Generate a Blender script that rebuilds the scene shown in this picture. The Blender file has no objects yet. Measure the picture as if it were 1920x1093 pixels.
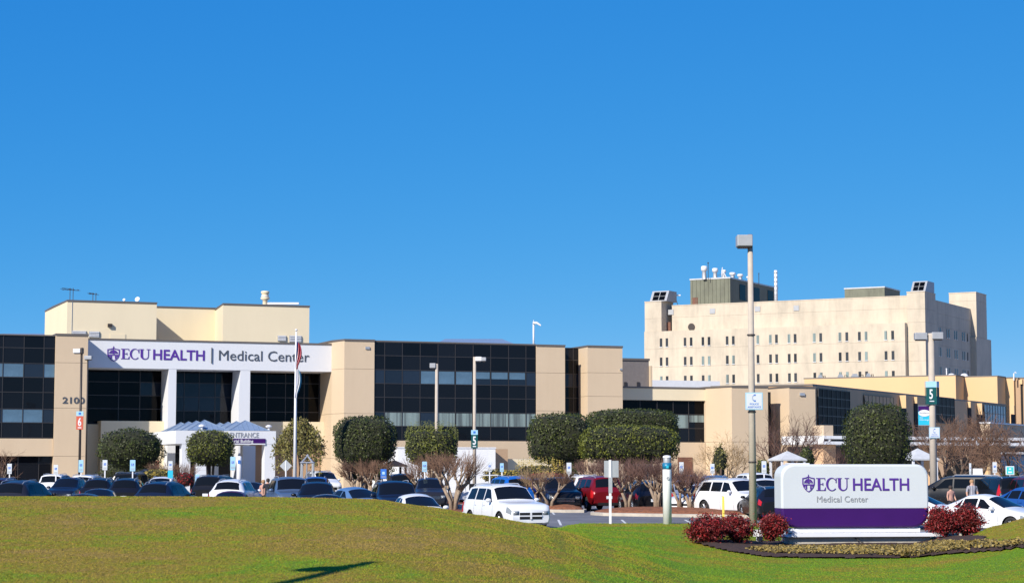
import bpy, math, random
import numpy as np
from mathutils import Vector, noise as mnoise
R = math.radians
rng = random.Random(7)
scene = bpy.context.scene
COL = scene.collection

# ------------------------------------------------------------------ camera
EYE = 2.3
FPX = 3740.0                      # focal length in photograph pixels
HORIZ = 875.0
TILT = math.atan((HORIZ - 546.5) / FPX)
cam_data = bpy.data.cameras.new('camera')
cam_data.sensor_width = 36.0
cam_data.lens = FPX / 1920.0 * 36.0
cam_data.clip_start = 0.5
cam_data.clip_end = 6000
cam = bpy.data.objects.new('camera', cam_data)
COL.objects.link(cam)
cam.location = (0, 0, EYE)
cam.rotation_euler = (math.pi / 2 + TILT, 0, 0)
scene.camera = cam

# ------------------------------------------------------------------ light
SUN_AZ = 35.0                     # shadows run this many degrees right of straight ahead
SUN_EL = 33.0
world = bpy.data.worlds.new('World')
scene.world = world
world.use_nodes = True
wn = world.node_tree.nodes
wl = world.node_tree.links
wn.clear()
sky = wn.new('ShaderNodeTexSky')
sky.sky_type = 'NISHITA'
sky.sun_disc = False
sky.sun_elevation = R(SUN_EL)
sky.sun_rotation = R(180 + SUN_AZ)
sky.altitude = 5000
sky.air_density = 0.6
sky.dust_density = 0.0
sky.ozone_density = 10.0
# tone of a clear winter sky as the phone camera records it: each channel gets its own film-like curve
sepc = wn.new('ShaderNodeSeparateColor'); comb = wn.new('ShaderNodeCombineColor')
wl.new(sky.outputs[0], sepc.inputs[0])
for ch, (gain, power) in enumerate(((0.877, 1.45), (1.865, 0.556), (4.21, 0.21))):
    p_ = wn.new('ShaderNodeMath'); p_.operation = 'POWER'; p_.inputs[1].default_value = power
    k_ = wn.new('ShaderNodeMath'); k_.operation = 'MULTIPLY'; k_.inputs[1].default_value = gain
    wl.new(sepc.outputs[ch], p_.inputs[0]); wl.new(p_.outputs[0], k_.inputs[0]); wl.new(k_.outputs[0], comb.inputs[ch])
bg = wn.new('ShaderNodeBackground')
bg.inputs['Strength'].default_value = 0.1
wo = wn.new('ShaderNodeOutputWorld')
wl.new(comb.outputs[0], bg.inputs['Color'])
wl.new(bg.outputs[0], wo.inputs['Surface'])

sd = bpy.data.lights.new('sun', 'SUN')
sd.energy = 5.0
sd.angle = R(0.5)
sd.color = (1.0, 0.93, 0.82)
sun = bpy.data.objects.new('sun', sd)
COL.objects.link(sun)
_s = Vector((-math.sin(R(SUN_AZ)) * math.cos(R(SUN_EL)), -math.cos(R(SUN_AZ)) * math.cos(R(SUN_EL)), math.sin(R(SUN_EL))))
sun.rotation_euler = _s.to_track_quat('Z', 'Y').to_euler()
sun.location = (-60, -60, 80)

scene.view_settings.view_transform = 'Standard'
scene.view_settings.look = 'None'
scene.view_settings.exposure = 0.42
scene.view_settings.gamma = 1
scene.view_settings.use_curve_mapping = False

# ------------------------------------------------------------------ pixel -> world
CT, ST = math.cos(TILT), math.sin(TILT)
def ray(px, py):
    u = (px - 960.0) / FPX
    v = (546.5 - py) / FPX
    return Vector((u, CT - v * ST, ST + v * CT))
def W(px, py, Y):
    d = ray(px, py)
    return Vector((0, 0, EYE)) + d * (Y / d.y)
def XG(px, Y):                    # x at ground level for a pixel column
    return W(px, 930, Y).x
def ZP(py, Y, px=960):
    return W(px, py, Y).z

class Frame:
    """a facade frame: local x along the wall, local y into the building, z up"""
    def __init__(s, ox, oy, ang):
        s.ox, s.oy, s.a = ox, oy, R(ang)
        s.c, s.s = math.cos(s.a), math.sin(s.a)
    def loc(s, px, py, d=0.0):
        D = ray(px, py)
        nx, ny = -s.s, s.c
        t = (d + s.ox * nx + s.oy * ny) / (D.x * nx + D.y * ny)
        P = D * t
        return ((P.x - s.ox) * s.c + (P.y - s.oy) * s.s, P.z + EYE)
    def x(s, px, d=0.0, py=780):
        return s.loc(px, py, d)[0]
    def z(s, px, py, d=0.0):
        return s.loc(px, py, d)[1]
    def world(s, lx, ly, z=0.0):
        return Vector((s.ox + lx * s.c - ly * s.s, s.oy + lx * s.s + ly * s.c, z))

# ------------------------------------------------------------------ mesh building
class MB:
    def __init__(s):
        s.v, s.f, s.m = [], [], []
    def add(s, vs, fs, mi=0):
        b = len(s.v)
        s.v.extend([tuple(p) for p in vs])
        for f in fs:
            s.f.append(tuple(i + b for i in f)); s.m.append(mi)
    def box(s, x0, x1, y0, y1, z0, z1, mi=0):
        s.add([(x0,y0,z0),(x1,y0,z0),(x1,y1,z0),(x0,y1,z0),(x0,y0,z1),(x1,y0,z1),(x1,y1,z1),(x0,y1,z1)],
              [(0,3,2,1),(4,5,6,7),(0,1,5,4),(1,2,6,5),(2,3,7,6),(3,0,4,7)], mi)
        return s
    def prism_z(s, poly, z0, z1, mi=0):
        n = len(poly)
        s.add([(x,y,z0) for x,y in poly] + [(x,y,z1) for x,y in poly],
              [tuple(reversed(range(n))), tuple(range(n, 2*n))] + [(i,(i+1)%n,n+(i+1)%n,n+i) for i in range(n)], mi)
        return s
    def prism_y(s, poly, y0, y1, mi=0):      # poly in (x,z), counter-clockwise seen from -y
        n = len(poly)
        s.add([(x,y0,z) for x,z in poly] + [(x,y1,z) for x,z in poly],
              [tuple(range(n)), tuple(reversed(range(n, 2*n)))] + [((i+1)%n,i,n+i,n+(i+1)%n) for i in range(n)], mi)
        return s
    def prism_x(s, poly, x0, x1, mi=0):      # poly in (y,z)
        n = len(poly)
        s.add([(x0,y,z) for y,z in poly] + [(x1,y,z) for y,z in poly],
              [tuple(reversed(range(n))), tuple(range(n, 2*n))] + [(i,(i+1)%n,n+(i+1)%n,n+i) for i in range(n)], mi)
        return s
    def path(s, pts, rad, n=6, mi=0, cap=True):
        pts = [Vector(p) for p in pts]
        if not hasattr(rad, '__len__'): rad = [rad]*len(pts)
        rings = []
        for i, p in enumerate(pts):
            d = (pts[min(i+1,len(pts)-1)] - pts[max(i-1,0)])
            if d.length < 1e-6: d = Vector((0,0,1))
            d.normalize()
            a = Vector((0,0,1)) if abs(d.z) < 0.9 else Vector((1,0,0))
            u = d.cross(a).normalized(); w = d.cross(u)
            rings.append([p + (u*math.cos(2*math.pi*k/n) + w*math.sin(2*math.pi*k/n))*rad[i] for k in range(n)])
        vs = [q for r in rings for q in r]
        fs = []
        for i in range(len(pts)-1):
            for k in range(n):
                a, b = i*n+k, i*n+(k+1)%n
                fs.append((a, a+n, b+n, b))
        if cap:
            fs.append(tuple(range(n))); fs.append(tuple(reversed(range((len(pts)-1)*n, len(pts)*n))))
        s.add(vs, fs, mi)
        return s
    def lathe(s, prof, n=16, c=(0,0,0), axis='z', mi=0):   # prof [(r,h)]
        vs, fs = [], []
        for r, h in prof:
            for k in range(n):
                a = 2*math.pi*k/n
                x, y = r*math.cos(a), r*math.sin(a)
                if axis == 'z': p = (c[0]+x, c[1]+y, c[2]+h)
                elif axis == 'y': p = (c[0]+x, c[1]+h, c[2]-y)
                else: p = (c[0]+h, c[1]+x, c[2]+y)
                vs.append(p)
        for i in range(len(prof)-1):
            for k in range(n):
                a, b = i*n+k, i*n+(k+1)%n
                fs.append((a, b, b+n, a+n))
        s.add(vs, fs, mi)
        return s
    def mesh(s, name, mats, smooth=False):
        me = bpy.data.meshes.new(name)
        me.from_pydata(s.v, [], s.f)
        for m in (mats if isinstance(mats, (list, tuple)) else [mats]): me.materials.append(m)
        if any(s.m): me.polygons.foreach_set('material_index', s.m)
        if smooth: me.polygons.foreach_set('use_smooth', [True]*len(me.polygons))
        me.update()
        return me
    def obj(s, name, mats, parent=None, smooth=False, loc=None):
        return link(name, s.mesh(name, mats, smooth), parent, loc)

def link(name, data, parent=None, loc=None, rot=None):
    o = bpy.data.objects.new(name, data)
    COL.objects.link(o)
    if parent is not None: o.parent = parent
    if loc is not None: o.location = loc
    if rot is not None: o.rotation_euler = rot
    return o
def tag(o, label=None, cat=None, group=None, kind=None):
    if label: o['label'] = label
    if cat: o['category'] = cat
    if group: o['group'] = group
    if kind: o['kind'] = kind
    return o
def thing(name, label, cat, loc=(0,0,0), rz=0.0, group=None):
    o = link(name, None, None, loc, (0,0,rz))
    o.empty_display_size = 0.3
    return tag(o, label, cat, group)
KIDS = {}
def kids(o):
    return [c for c in bpy.data.objects if c.parent is o]
def build_kid_map():
    KIDS.clear()
    for o in bpy.data.objects:
        if o.parent is not None: KIDS.setdefault(o.parent.name, []).append(o)
def copy_tree(o, parent=None):
    c = o.copy(); COL.objects.link(c)
    if parent is not None: c.parent = parent
    for ch in KIDS.get(o.name, []): copy_tree(ch, c)
    return c
_pc = {}
def piece(parent, name, mat, x0, x1, y0, y1, z0, z1):
    """a box part that shares its mesh with the other pieces of the same size"""
    k = (name, mat.name, round(x1-x0, 2), round(y1-y0, 2), round(z1-z0, 2))
    if k not in _pc:
        a, b, c = (x1-x0)/2, (y1-y0)/2, (z1-z0)/2
        _pc[k] = MB().box(-a, a, -b, b, -c, c).mesh(name, mat)
    return link(name, _pc[k], parent, ((x0+x1)/2, (y0+y1)/2, (z0+z1)/2))
def bevel(o, w, n=2):
    m = o.modifiers.new('bevel', 'BEVEL'); m.width = w; m.segments = n; m.limit_method = 'ANGLE'
    return o

# ------------------------------------------------------------------ materials
def newmat(name):
    m = bpy.data.materials.new(name); m.use_nodes = True
    nt = m.node_tree
    return m, nt, nt.nodes['Principled BSDF']
def basic(name, col, rough=0.6, metal=0.0, spec=0.5, coat=0.0, var=0.0, scale=3.0, bump=0.0, bscale=40.0, tint=None, coord='Object'):
    m, nt, b = newmat(name)
    b.inputs['Roughness'].default_value = rough
    b.inputs['Metallic'].default_value = metal
    b.inputs['Specular IOR Level'].default_value = spec
    if coat: b.inputs['Coat Weight'].default_value = coat; b.inputs['Coat Roughness'].default_value = 0.04
    b.inputs['Base Color'].default_value = (*col, 1)
    tc = nt.nodes.new('ShaderNodeTexCoord')
    if var:
        n = nt.nodes.new('ShaderNodeTexNoise'); n.inputs['Scale'].default_value = scale
        n.inputs['Detail'].default_value = 6; n.inputs['Roughness'].default_value = 0.65
        nt.links.new(tc.outputs[coord], n.inputs['Vector'])
        r = nt.nodes.new('ShaderNodeValToRGB')
        lo = tint or tuple(c*(1-var) for c in col)
        hi = tuple(min(1, c*(1+var*0.6)) for c in col)
        r.color_ramp.elements[0].position = 0.3; r.color_ramp.elements[0].color = (*lo, 1)
        r.color_ramp.elements[1].position = 0.7; r.color_ramp.elements[1].color = (*hi, 1)
        nt.links.new(n.outputs['Fac'], r.inputs['Fac'])
        nt.links.new(r.outputs['Color'], b.inputs['Base Color'])
    if bump:
        n2 = nt.nodes.new('ShaderNodeTexNoise'); n2.inputs['Scale'].default_value = bscale
        n2.inputs['Detail'].default_value = 4
        nt.links.new(tc.outputs[coord], n2.inputs['Vector'])
        bp = nt.nodes.new('ShaderNodeBump'); bp.inputs['Strength'].default_value = bump; bp.inputs['Distance'].default_value = 0.05
        nt.links.new(n2.outputs['Fac'], bp.inputs['Height'])
        nt.links.new(bp.outputs['Normal'], b.inputs['Normal'])
    return m

def stained(name, col, dark, scale=0.35, amt=0.5, line=0.0, streak=True):
    """weathered wall: broad tone changes, drips running down"""
    m, nt, b = newmat(name)
    b.inputs['Roughness'].default_value = 0.9
    tc = nt.nodes.new('ShaderNodeTexCoord')
    geo = nt.nodes.new('ShaderNodeNewGeometry')
    mp = nt.nodes.new('ShaderNodeMapping'); mp.inputs['Scale'].default_value = (1, 1, 0.16)
    nt.links.new(geo.outputs['Position'], mp.inputs['Vector'])
    n1 = nt.nodes.new('ShaderNodeTexNoise'); n1.inputs['Scale'].default_value = scale; n1.inputs['Detail'].default_value = 8; n1.inputs['Roughness'].default_value = 0.7
    nt.links.new(geo.outputs['Position'], n1.inputs['Vector'])
    n2 = nt.nodes.new('ShaderNodeTexNoise'); n2.inputs['Scale'].default_value = scale*4; n2.inputs['Detail'].default_value = 6; n2.inputs['Roughness'].default_value = 0.7
    nt.links.new(mp.outputs['Vector'], n2.inputs['Vector'])
    mul = nt.nodes.new('ShaderNodeMath'); mul.operation = 'MULTIPLY'
    nt.links.new(n1.outputs['Fac'], mul.inputs[0]); nt.links.new(n2.outputs['Fac'], mul.inputs[1])
    r = nt.nodes.new('ShaderNodeValToRGB')
    r.color_ramp.elements[0].position = 0.17; r.color_ramp.elements[0].color = (0, 0, 0, 1)
    r.color_ramp.elements[1].position = 0.42; r.color_ramp.elements[1].color = (1, 1, 1, 1)
    nt.links.new(mul.outputs[0], r.inputs['Fac'])
    sc_ = nt.nodes.new('ShaderNodeMath'); sc_.operation = 'MULTIPLY'; sc_.inputs[1].default_value = amt
    nt.links.new(r.outputs['Color'], sc_.inputs[0])
    mix = nt.nodes.new('ShaderNodeMix'); mix.data_type = 'RGBA'
    mix.inputs['A'].default_value = (*col, 1); mix.inputs['B'].default_value = (*dark, 1)
    nt.links.new(sc_.outputs[0], mix.inputs['Factor'])
    nt.links.new(mix.outputs['Result'], b.inputs['Base Color'])
    n3 = nt.nodes.new('ShaderNodeTexNoise'); n3.inputs['Scale'].default_value = 12
    nt.links.new(geo.outputs['Position'], n3.inputs['Vector'])
    bp = nt.nodes.new('ShaderNodeBump'); bp.inputs['Strength'].default_value = 0.25; bp.inputs['Distance'].default_value = 0.03
    nt.links.new(n3.outputs['Fac'], bp.inputs['Height']); nt.links.new(bp.outputs['Normal'], b.inputs['Normal'])
    return m

def glassy(name, col, rough=0.04, spec=0.5, wob=0.0):
    m, nt, b = newmat(name)
    b.inputs['Base Color'].default_value = (*col, 1)
    b.inputs['Roughness'].default_value = rough
    b.inputs['Specular IOR Level'].default_value = spec
    if wob:
        oi = nt.nodes.new('ShaderNodeObjectInfo'); mrg = nt.nodes.new('ShaderNodeMapRange')
        mrg.inputs['To Min'].default_value = 0.7; mrg.inputs['To Max'].default_value = 1.5
        nt.links.new(oi.outputs['Random'], mrg.inputs['Value'])
        vm = nt.nodes.new('ShaderNodeVectorMath'); vm.operation = 'SCALE'; vm.inputs[0].default_value = col
        nt.links.new(mrg.outputs['Result'], vm.inputs['Scale']); nt.links.new(vm.outputs[0], b.inputs['Base Color'])
        geo = nt.nodes.new('ShaderNodeNewGeometry')
        n = nt.nodes.new('ShaderNodeTexNoise'); n.inputs['Scale'].default_value = 0.7; n.inputs['Detail'].default_value = 1
        nt.links.new(geo.outputs['Position'], n.inputs['Vector'])
        bp = nt.nodes.new('ShaderNodeBump'); bp.inputs['Strength'].default_value = wob; bp.inputs['Distance'].default_value = 0.1
        nt.links.new(n.outputs['Fac'], bp.inputs['Height']); nt.links.new(bp.outputs['Normal'], b.inputs['Normal'])
    return m

def striped(name, ca, cb, scale=6.0, rough=0.3):
    """vertical blinds behind tinted glass"""
    m, nt, b = newmat(name)
    b.inputs['Roughness'].default_value = rough
    tc = nt.nodes.new('ShaderNodeTexCoord')
    mp = nt.nodes.new('ShaderNodeMapping'); mp.inputs['Scale'].default_value = (1, 0, 0.02)
    nt.links.new(tc.outputs['Object'], mp.inputs['Vector'])
    oi = nt.nodes.new('ShaderNodeObjectInfo')
    add = nt.nodes.new('ShaderNodeVectorMath'); add.operation = 'ADD'
    sc_ = nt.nodes.new('ShaderNodeMath'); sc_.operation = 'MULTIPLY'; sc_.inputs[1].default_value = 40
    nt.links.new(oi.outputs['Random'], sc_.inputs[0])
    nt.links.new(mp.outputs['Vector'], add.inputs[0]); nt.links.new(sc_.outputs[0], add.inputs[1])
    n = nt.nodes.new('ShaderNodeTexNoise'); n.inputs['Scale'].default_value = scale; n.inputs['Detail'].default_value = 3
    nt.links.new(add.outputs[0], n.inputs['Vector'])
    r = nt.nodes.new('ShaderNodeValToRGB')
    r.color_ramp.elements[0].position = 0.38; r.color_ramp.elements[0].color = (*ca, 1)
    r.color_ramp.elements[1].position = 0.55; r.color_ramp.elements[1].color = (*cb, 1)
    nt.links.new(n.outputs['Fac'], r.inputs['Fac']); nt.links.new(r.outputs['Color'], b.inputs['Base Color'])
    return m

M = {}
M['beige'] = stained('painted_beige_wall', (0.56, 0.435, 0.30), (0.45, 0.34, 0.23), 0.12, 0.35)
M['cream'] = stained('cream_wall', (0.70, 0.60, 0.42), (0.58, 0.49, 0.34), 0.10, 0.35)
M['white'] = stained('white_painted_wall', (0.62, 0.63, 0.655), (0.57, 0.58, 0.605), 0.12, 0.3)
M['concrete'] = stained('weathered_tower_concrete', (0.555, 0.475, 0.37), (0.22, 0.20, 0.165), 0.16, 0.5)
M['tan'] = stained('tan_upper_wall', (0.62, 0.42, 0.225), (0.55, 0.37, 0.20), 0.1, 0.3)
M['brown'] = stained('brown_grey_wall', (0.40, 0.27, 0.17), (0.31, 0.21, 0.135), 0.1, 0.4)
M['wingwall'] = stained('warm_brown_render', (0.60, 0.385, 0.225), (0.48, 0.31, 0.185), 0.1, 0.4)
M['canopyw'] = basic('white_canopy_metal', (0.80, 0.80, 0.80), 0.6, var=0.05)
M['renderw'] = stained('white_render', (0.74, 0.74, 0.75), (0.58, 0.58, 0.60), 0.3, 0.5)
M['olive'] = stained('olive_metal_cladding', (0.17, 0.175, 0.13), (0.09, 0.09, 0.07), 0.3, 0.7)
M['cap'] = basic('roof_edge_metal', (0.15, 0.13, 0.115), 0.5, 0.3)
M['roof'] = basic('flat_roof', (0.25, 0.24, 0.23), 0.9, var=0.2)
M['mull'] = basic('dark_window_frame', (0.05, 0.045, 0.045), 0.4, 0.4)
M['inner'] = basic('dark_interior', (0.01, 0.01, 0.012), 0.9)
M['pane'] = glassy('tinted_glass', (0.006, 0.007, 0.010), 0.03, 0.17, 0.06)
M['pane2'] = glassy('black_glass', (0.003, 0.003, 0.004), 0.05, 0.10, 0.06)
M['pane3'] = glassy('shaded_glass', (0.009, 0.009, 0.010), 0.3, 0.02, 0.02)
M['towerpane'] = glassy('grey_tower_glass', (0.035, 0.038, 0.042), 0.15, 0.3, 0.02)
M['setback'] = basic('painted_shade_setback_wall', (0.17, 0.15, 0.145), 0.9, var=0.15)  # dark grey stands in for the shadow on the set-back block
M['panev'] = glassy('vision_glass', (0.012, 0.018, 0.030), 0.03, 0.3, 0.06)
M['paneb'] = glassy('blue_glass', (0.03, 0.08, 0.16), 0.05, 0.6, 0.03)
M['blind'] = striped('pale_vertical_blinds', (0.09, 0.11, 0.11), (0.21, 0.27, 0.26), 3.0)
M['shade'] = basic('lowered_blue_shade', (0.085, 0.155, 0.225), 0.3, var=0.25, scale=0.6)
M['wmetal'] = basic('white_metal', (0.68, 0.68, 0.70), 0.4, var=0.06)
M['bluegrey'] = basic('blue_grey_metal_roof', (0.22, 0.30, 0.42), 0.45, 0.2, var=0.12)
M['galv'] = basic('galvanised_steel', (0.50, 0.51, 0.52), 0.45, 0.6, var=0.15, scale=2)
M['lampgrey'] = basic('grey_lamp_housing', (0.36, 0.37, 0.39), 0.5, 0.2, var=0.1)
M['postbeige'] = basic('concrete_lamp_post', (0.45, 0.39, 0.325), 0.85, var=0.12, scale=1.5, bump=0.2)
M['postdark'] = basic('dark_bronze_post', (0.05, 0.04, 0.035), 0.5, 0.3)
M['purple'] = basic('purple_paint', (0.040, 0.006, 0.105), 0.5, spec=0.25, var=0.08, scale=1.0)
M['purplet'] = basic('purple_lettering', (0.085, 0.025, 0.26), 0.4)
M['greyt'] = basic('dark_grey_lettering', (0.06, 0.07, 0.09), 0.5)
M['lgreyt'] = basic('grey_lettering', (0.30, 0.31, 0.33), 0.5)
M['signw'] = basic('white_sign_face', (0.55, 0.585, 0.615), 0.4, spec=0.3, var=0.03, scale=0.8)
M['signw2'] = basic('white_sign_metal', (0.68, 0.69, 0.72), 0.35, var=0.04)
M['signblue'] = basic('blue_sign_print', (0.03, 0.14, 0.50), 0.4)
M['paleblue'] = basic('pale_blue_sign_print', (0.30, 0.52, 0.68), 0.45)
M['teal'] = basic('teal_sign_panel', (0.002, 0.07, 0.075), 0.5, spec=0.2)
M['cyan'] = basic('cyan_sign_panel', (0.02, 0.42, 0.60), 0.4)
M['turq'] = basic('turquoise_sign_panel', (0.05, 0.50, 0.50), 0.4)
M['orange'] = basic('red_orange_sign_panel', (0.50, 0.09, 0.045), 0.45)
M['yellow'] = basic('yellow_marker', (0.80, 0.60, 0.10), 0.5)
M['conc'] = basic('cast_concrete', (0.42, 0.39, 0.34), 0.9, var=0.2, scale=1.5, bump=0.3, bscale=20)
M['kerb'] = basic('concrete_kerb', (0.46, 0.41, 0.34), 0.9, var=0.25, scale=1.5, bump=0.2)
M['mulch'] = basic('pine_straw_mulch', (0.26, 0.095, 0.04), 0.95, var=0.5, scale=5, bump=1.0, bscale=30)
M['soil'] = basic('dark_bark_mulch', (0.055, 0.028, 0.020), 0.95, var=0.5, scale=8, bump=1.0, bscale=30)
M['bark'] = basic('pale_smooth_bark', (0.27, 0.20, 0.14), 0.8, var=0.35, scale=5, bump=0.3, bscale=30)
M['twig'] = basic('brown_twigs', (0.17, 0.095, 0.06), 0.9, var=0.3, scale=4)
M['twigp'] = basic('purple_brown_twigs', (0.13, 0.07, 0.055), 0.9, var=0.3, scale=4)
M['twigl'] = basic('straw_brown_twigs', (0.34, 0.23, 0.12), 0.9, var=0.3, scale=4)
M['trunkd'] = basic('dark_trunk', (0.09, 0.06, 0.045), 0.9, var=0.3, scale=5)
M['tyre'] = basic('tyre_rubber', (0.015, 0.015, 0.016), 0.8)
M['black'] = basic('black_trim', (0.012, 0.012, 0.013), 0.45)
M['rim'] = basic('alloy_rim', (0.55, 0.56, 0.58), 0.3, 0.7)
M['carglass'] = glassy('car_glass', (0.006, 0.007, 0.008), 0.04, 0.28)
M['lens'] = glassy('headlight_lens', (0.22, 0.24, 0.26), 0.12, 0.8)
M['red'] = glassy('red_tail_lens', (0.45, 0.012, 0.015), 0.15, 0.6)
M['chrome'] = basic('chrome', (0.7, 0.7, 0.72), 0.12, 1.0)
M['plate'] = basic('licence_plate', (0.65, 0.68, 0.72), 0.5)
M['skin'] = basic('skin', (0.52, 0.30, 0.21), 0.6)
M['hair'] = basic('dark_hair', (0.03, 0.02, 0.015), 0.7)
M['hairl'] = basic('fair_hair', (0.35, 0.20, 0.10), 0.7)
M['clothk'] = basic('dark_cloth', (0.02, 0.022, 0.03), 0.9)
M['clothg'] = striped('striped_grey_shirt', (0.10, 0.10, 0.13), (0.45, 0.45, 0.50), 9.0, 0.9)
M['cloths'] = basic('dusty_pink_cloth', (0.45, 0.25, 0.20), 0.9)
M['brick'] = basic('brown_door_wood', (0.16, 0.07, 0.045), 0.8, var=0.3)

def leafmat(name, col, dcol, trans=0.25, scale=1.2):
    m, nt, b = newmat(name)
    b.inputs['Roughness'].default_value = 0.55
    b.inputs['Specular IOR Level'].default_value = 0.35
    geo = nt.nodes.new('ShaderNodeNewGeometry')
    n = nt.nodes.new('ShaderNodeTexNoise'); n.inputs['Scale'].default_value = scale; n.inputs['Detail'].default_value = 5; n.inputs['Roughness'].default_value = 0.7
    nt.links.new(geo.outputs['Position'], n.inputs['Vector'])
    add = nt.nodes.new('ShaderNodeMath'); add.operation = 'MULTIPLY_ADD'; add.inputs[1].default_value = 0.45; add.inputs[2].default_value = -0.22
    nt.links.new(geo.outputs['Random Per Island'], add.inputs[0])
    a2 = nt.nodes.new('ShaderNodeMath'); a2.operation = 'ADD'
    nt.links.new(n.outputs['Fac'], a2.inputs[0]); nt.links.new(add.outputs[0], a2.inputs[1])
    r = nt.nodes.new('ShaderNodeValToRGB')
    r.color_ramp.elements[0].position = 0.3; r.color_ramp.elements[0].color = (*dcol, 1)
    r.color_ramp.elements[1].position = 0.7; r.color_ramp.elements[1].color = (*col, 1)
    nt.links.new(a2.outputs[0], r.inputs['Fac'])
    nt.links.new(r.outputs['Color'], b.inputs['Base Color'])
    return m
M['leafd'] = leafmat('dark_evergreen_leaves', (0.066, 0.083, 0.012), (0.012, 0.020, 0.004))
M['leafm'] = leafmat('olive_evergreen_leaves', (0.14, 0.15, 0.017), (0.025, 0.040, 0.006))
M['leafw'] = leafmat('weeping_green_leaves', (0.24, 0.21, 0.055), (0.07, 0.07, 0.022))
M['leafr'] = leafmat('crimson_leaves', (0.27, 0.016, 0.018), (0.045, 0.014, 0.010), scale=3.0)
M['leafy'] = leafmat('yellow_green_leaves', (0.42, 0.30, 0.05), (0.12, 0.11, 0.03))
M['pansy'] = leafmat('yellow_bedding_leaves', (0.30, 0.215, 0.05), (0.05, 0.042, 0.016), scale=6.0)
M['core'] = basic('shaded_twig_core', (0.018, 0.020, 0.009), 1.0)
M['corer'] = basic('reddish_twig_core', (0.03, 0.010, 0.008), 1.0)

# lawn: straw-coloured winter grass broken by green patches
def grassmat(name, blades):
    m, nt, b = newmat(name)
    b.inputs['Roughness'].default_value = 0.75
    b.inputs['Specular IOR Level'].default_value = 0.05
    geo = nt.nodes.new('ShaderNodeNewGeometry')
    sep = nt.nodes.new('ShaderNodeSeparateXYZ'); nt.links.new(geo.outputs['Position'], sep.inputs[0])
    def nz(scale, det, rough=0.6):
        n = nt.nodes.new('ShaderNodeTexNoise'); n.inputs['Scale'].default_value = scale; n.inputs['Detail'].default_value = det; n.inputs['Roughness'].default_value = rough
        nt.links.new(geo.outputs['Position'], n.inputs['Vector']); return n.outputs['Fac']
    def math_(op, a, b_, c_=None):
        x = nt.nodes.new('ShaderNodeMath'); x.operation = op
        for i, q in enumerate((a, b_, c_)):
            if q is None: continue
            if isinstance(q, (int, float)): x.inputs[i].default_value = q
            else: nt.links.new(q, x.inputs[i])
        return x.outputs[0]
    big = nz(0.22, 6, 0.75); mid = nz(1.6, 6, 0.75); fine = nz(9.0, 3)
    # greener on the low moist ground round the sign, straw on the dry mound
    mr = nt.nodes.new('ShaderNodeMapRange'); mr.inputs['From Min'].default_value = 0.55; mr.inputs['From Max'].default_value = -0.05
    nt.links.new(sep.outputs['Z'], mr.inputs['Value'])
    f = math_('MULTIPLY_ADD', math_('SUBTRACT', big, 0.5), 1.1, 0.45)
    f = math_('ADD', f, math_('MULTIPLY', mid, 0.50))
    f = math_('ADD', f, math_('MULTIPLY', fine, 0.22))
    f = math_('ADD', f, math_('MULTIPLY', mr.outputs['Result'], 0.15))
    if blades:
        f = math_('ADD', f, math_('MULTIPLY_ADD', geo.outputs['Random Per Island'], 0.13, -0.065))
    r = nt.nodes.new('ShaderNodeValToRGB')
    cr = r.color_ramp
    cr.elements[0].position = 0.64; cr.elements[0].color = (0.255, 0.175, 0.050, 1)
    cr.elements[1].position = 1.03; cr.elements[1].color = (0.120, 0.215, 0.016, 1)
    e = cr.elements.new(0.77); e.color = (0.225, 0.170, 0.027, 1)
    e = cr.elements.new(0.90); e.color = (0.180, 0.200, 0.018, 1)
    nt.links.new(f, r.inputs['Fac'])
    tuft = nt.nodes.new('ShaderNodeMapRange'); tuft.inputs['From Min'].default_value = 0.35; tuft.inputs['From Max'].default_value = 0.65
    tuft.inputs['To Min'].default_value = 0.62; tuft.inputs['To Max'].default_value = 1.25
    nt.links.new(nz(16.0, 4, 0.7), tuft.inputs['Value'])
    vm = nt.nodes.new('ShaderNodeVectorMath'); vm.operation = 'SCALE'
    nt.links.new(r.outputs['Color'], vm.inputs[0]); nt.links.new(tuft.outputs['Result'], vm.inputs['Scale'])
    nt.links.new(vm.outputs[0], b.inputs['Base Color'])
    if not blades:
        bp = nt.nodes.new('ShaderNodeBump'); bp.inputs['Strength'].default_value = 0.8; bp.inputs['Distance'].default_value = 0.05
        nt.links.new(fine, bp.inputs['Height']); nt.links.new(bp.outputs['Normal'], b.inputs['Normal'])
    return m
M['lawn'] = grassmat('winter_lawn', False)
M['blade'] = grassmat('winter_grass_blades', True)

def asphalt():
    m, nt, b = newmat('worn_asphalt')
    b.inputs['Roughness'].default_value = 0.85
    geo = nt.nodes.new('ShaderNodeNewGeometry')
    n = nt.nodes.new('ShaderNodeTexNoise'); n.inputs['Scale'].default_value = 0.25; n.inputs['Detail'].default_value = 8; n.inputs['Roughness'].default_value = 0.7
    nt.links.new(geo.outputs['Position'], n.inputs['Vector'])
    r = nt.nodes.new('ShaderNodeValToRGB')
    r.color_ramp.elements[0].position = 0.35; r.color_ramp.elements[0].color = (0.10, 0.10, 0.11, 1)
    r.color_ramp.elements[1].position = 0.7; r.color_ramp.elements[1].color = (0.19, 0.19, 0.20, 1)
    nt.links.new(n.outputs['Fac'], r.inputs['Fac']); nt.links.new(r.outputs['Color'], b.inputs['Base Color'])
    return m
M['asphalt'] = asphalt()
M['paint'] = basic('white_road_paint', (0.62, 0.62, 0.6), 0.7, var=0.25, scale=3)
M['bounceground'] = basic('pale_bounce_ground', (0.36, 0.31, 0.25), 0.95, var=0.3, scale=0.05)  # unseen far ground, lightened to bounce warm fill onto the shaded walls

# ------------------------------------------------------------------ ground
def lotz(y):
    t = min(1.0, max(0.0, (y - 79.0) / 13.0))
    return -0.2 + 0.2 * t * t * (3 - 2*t)

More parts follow.
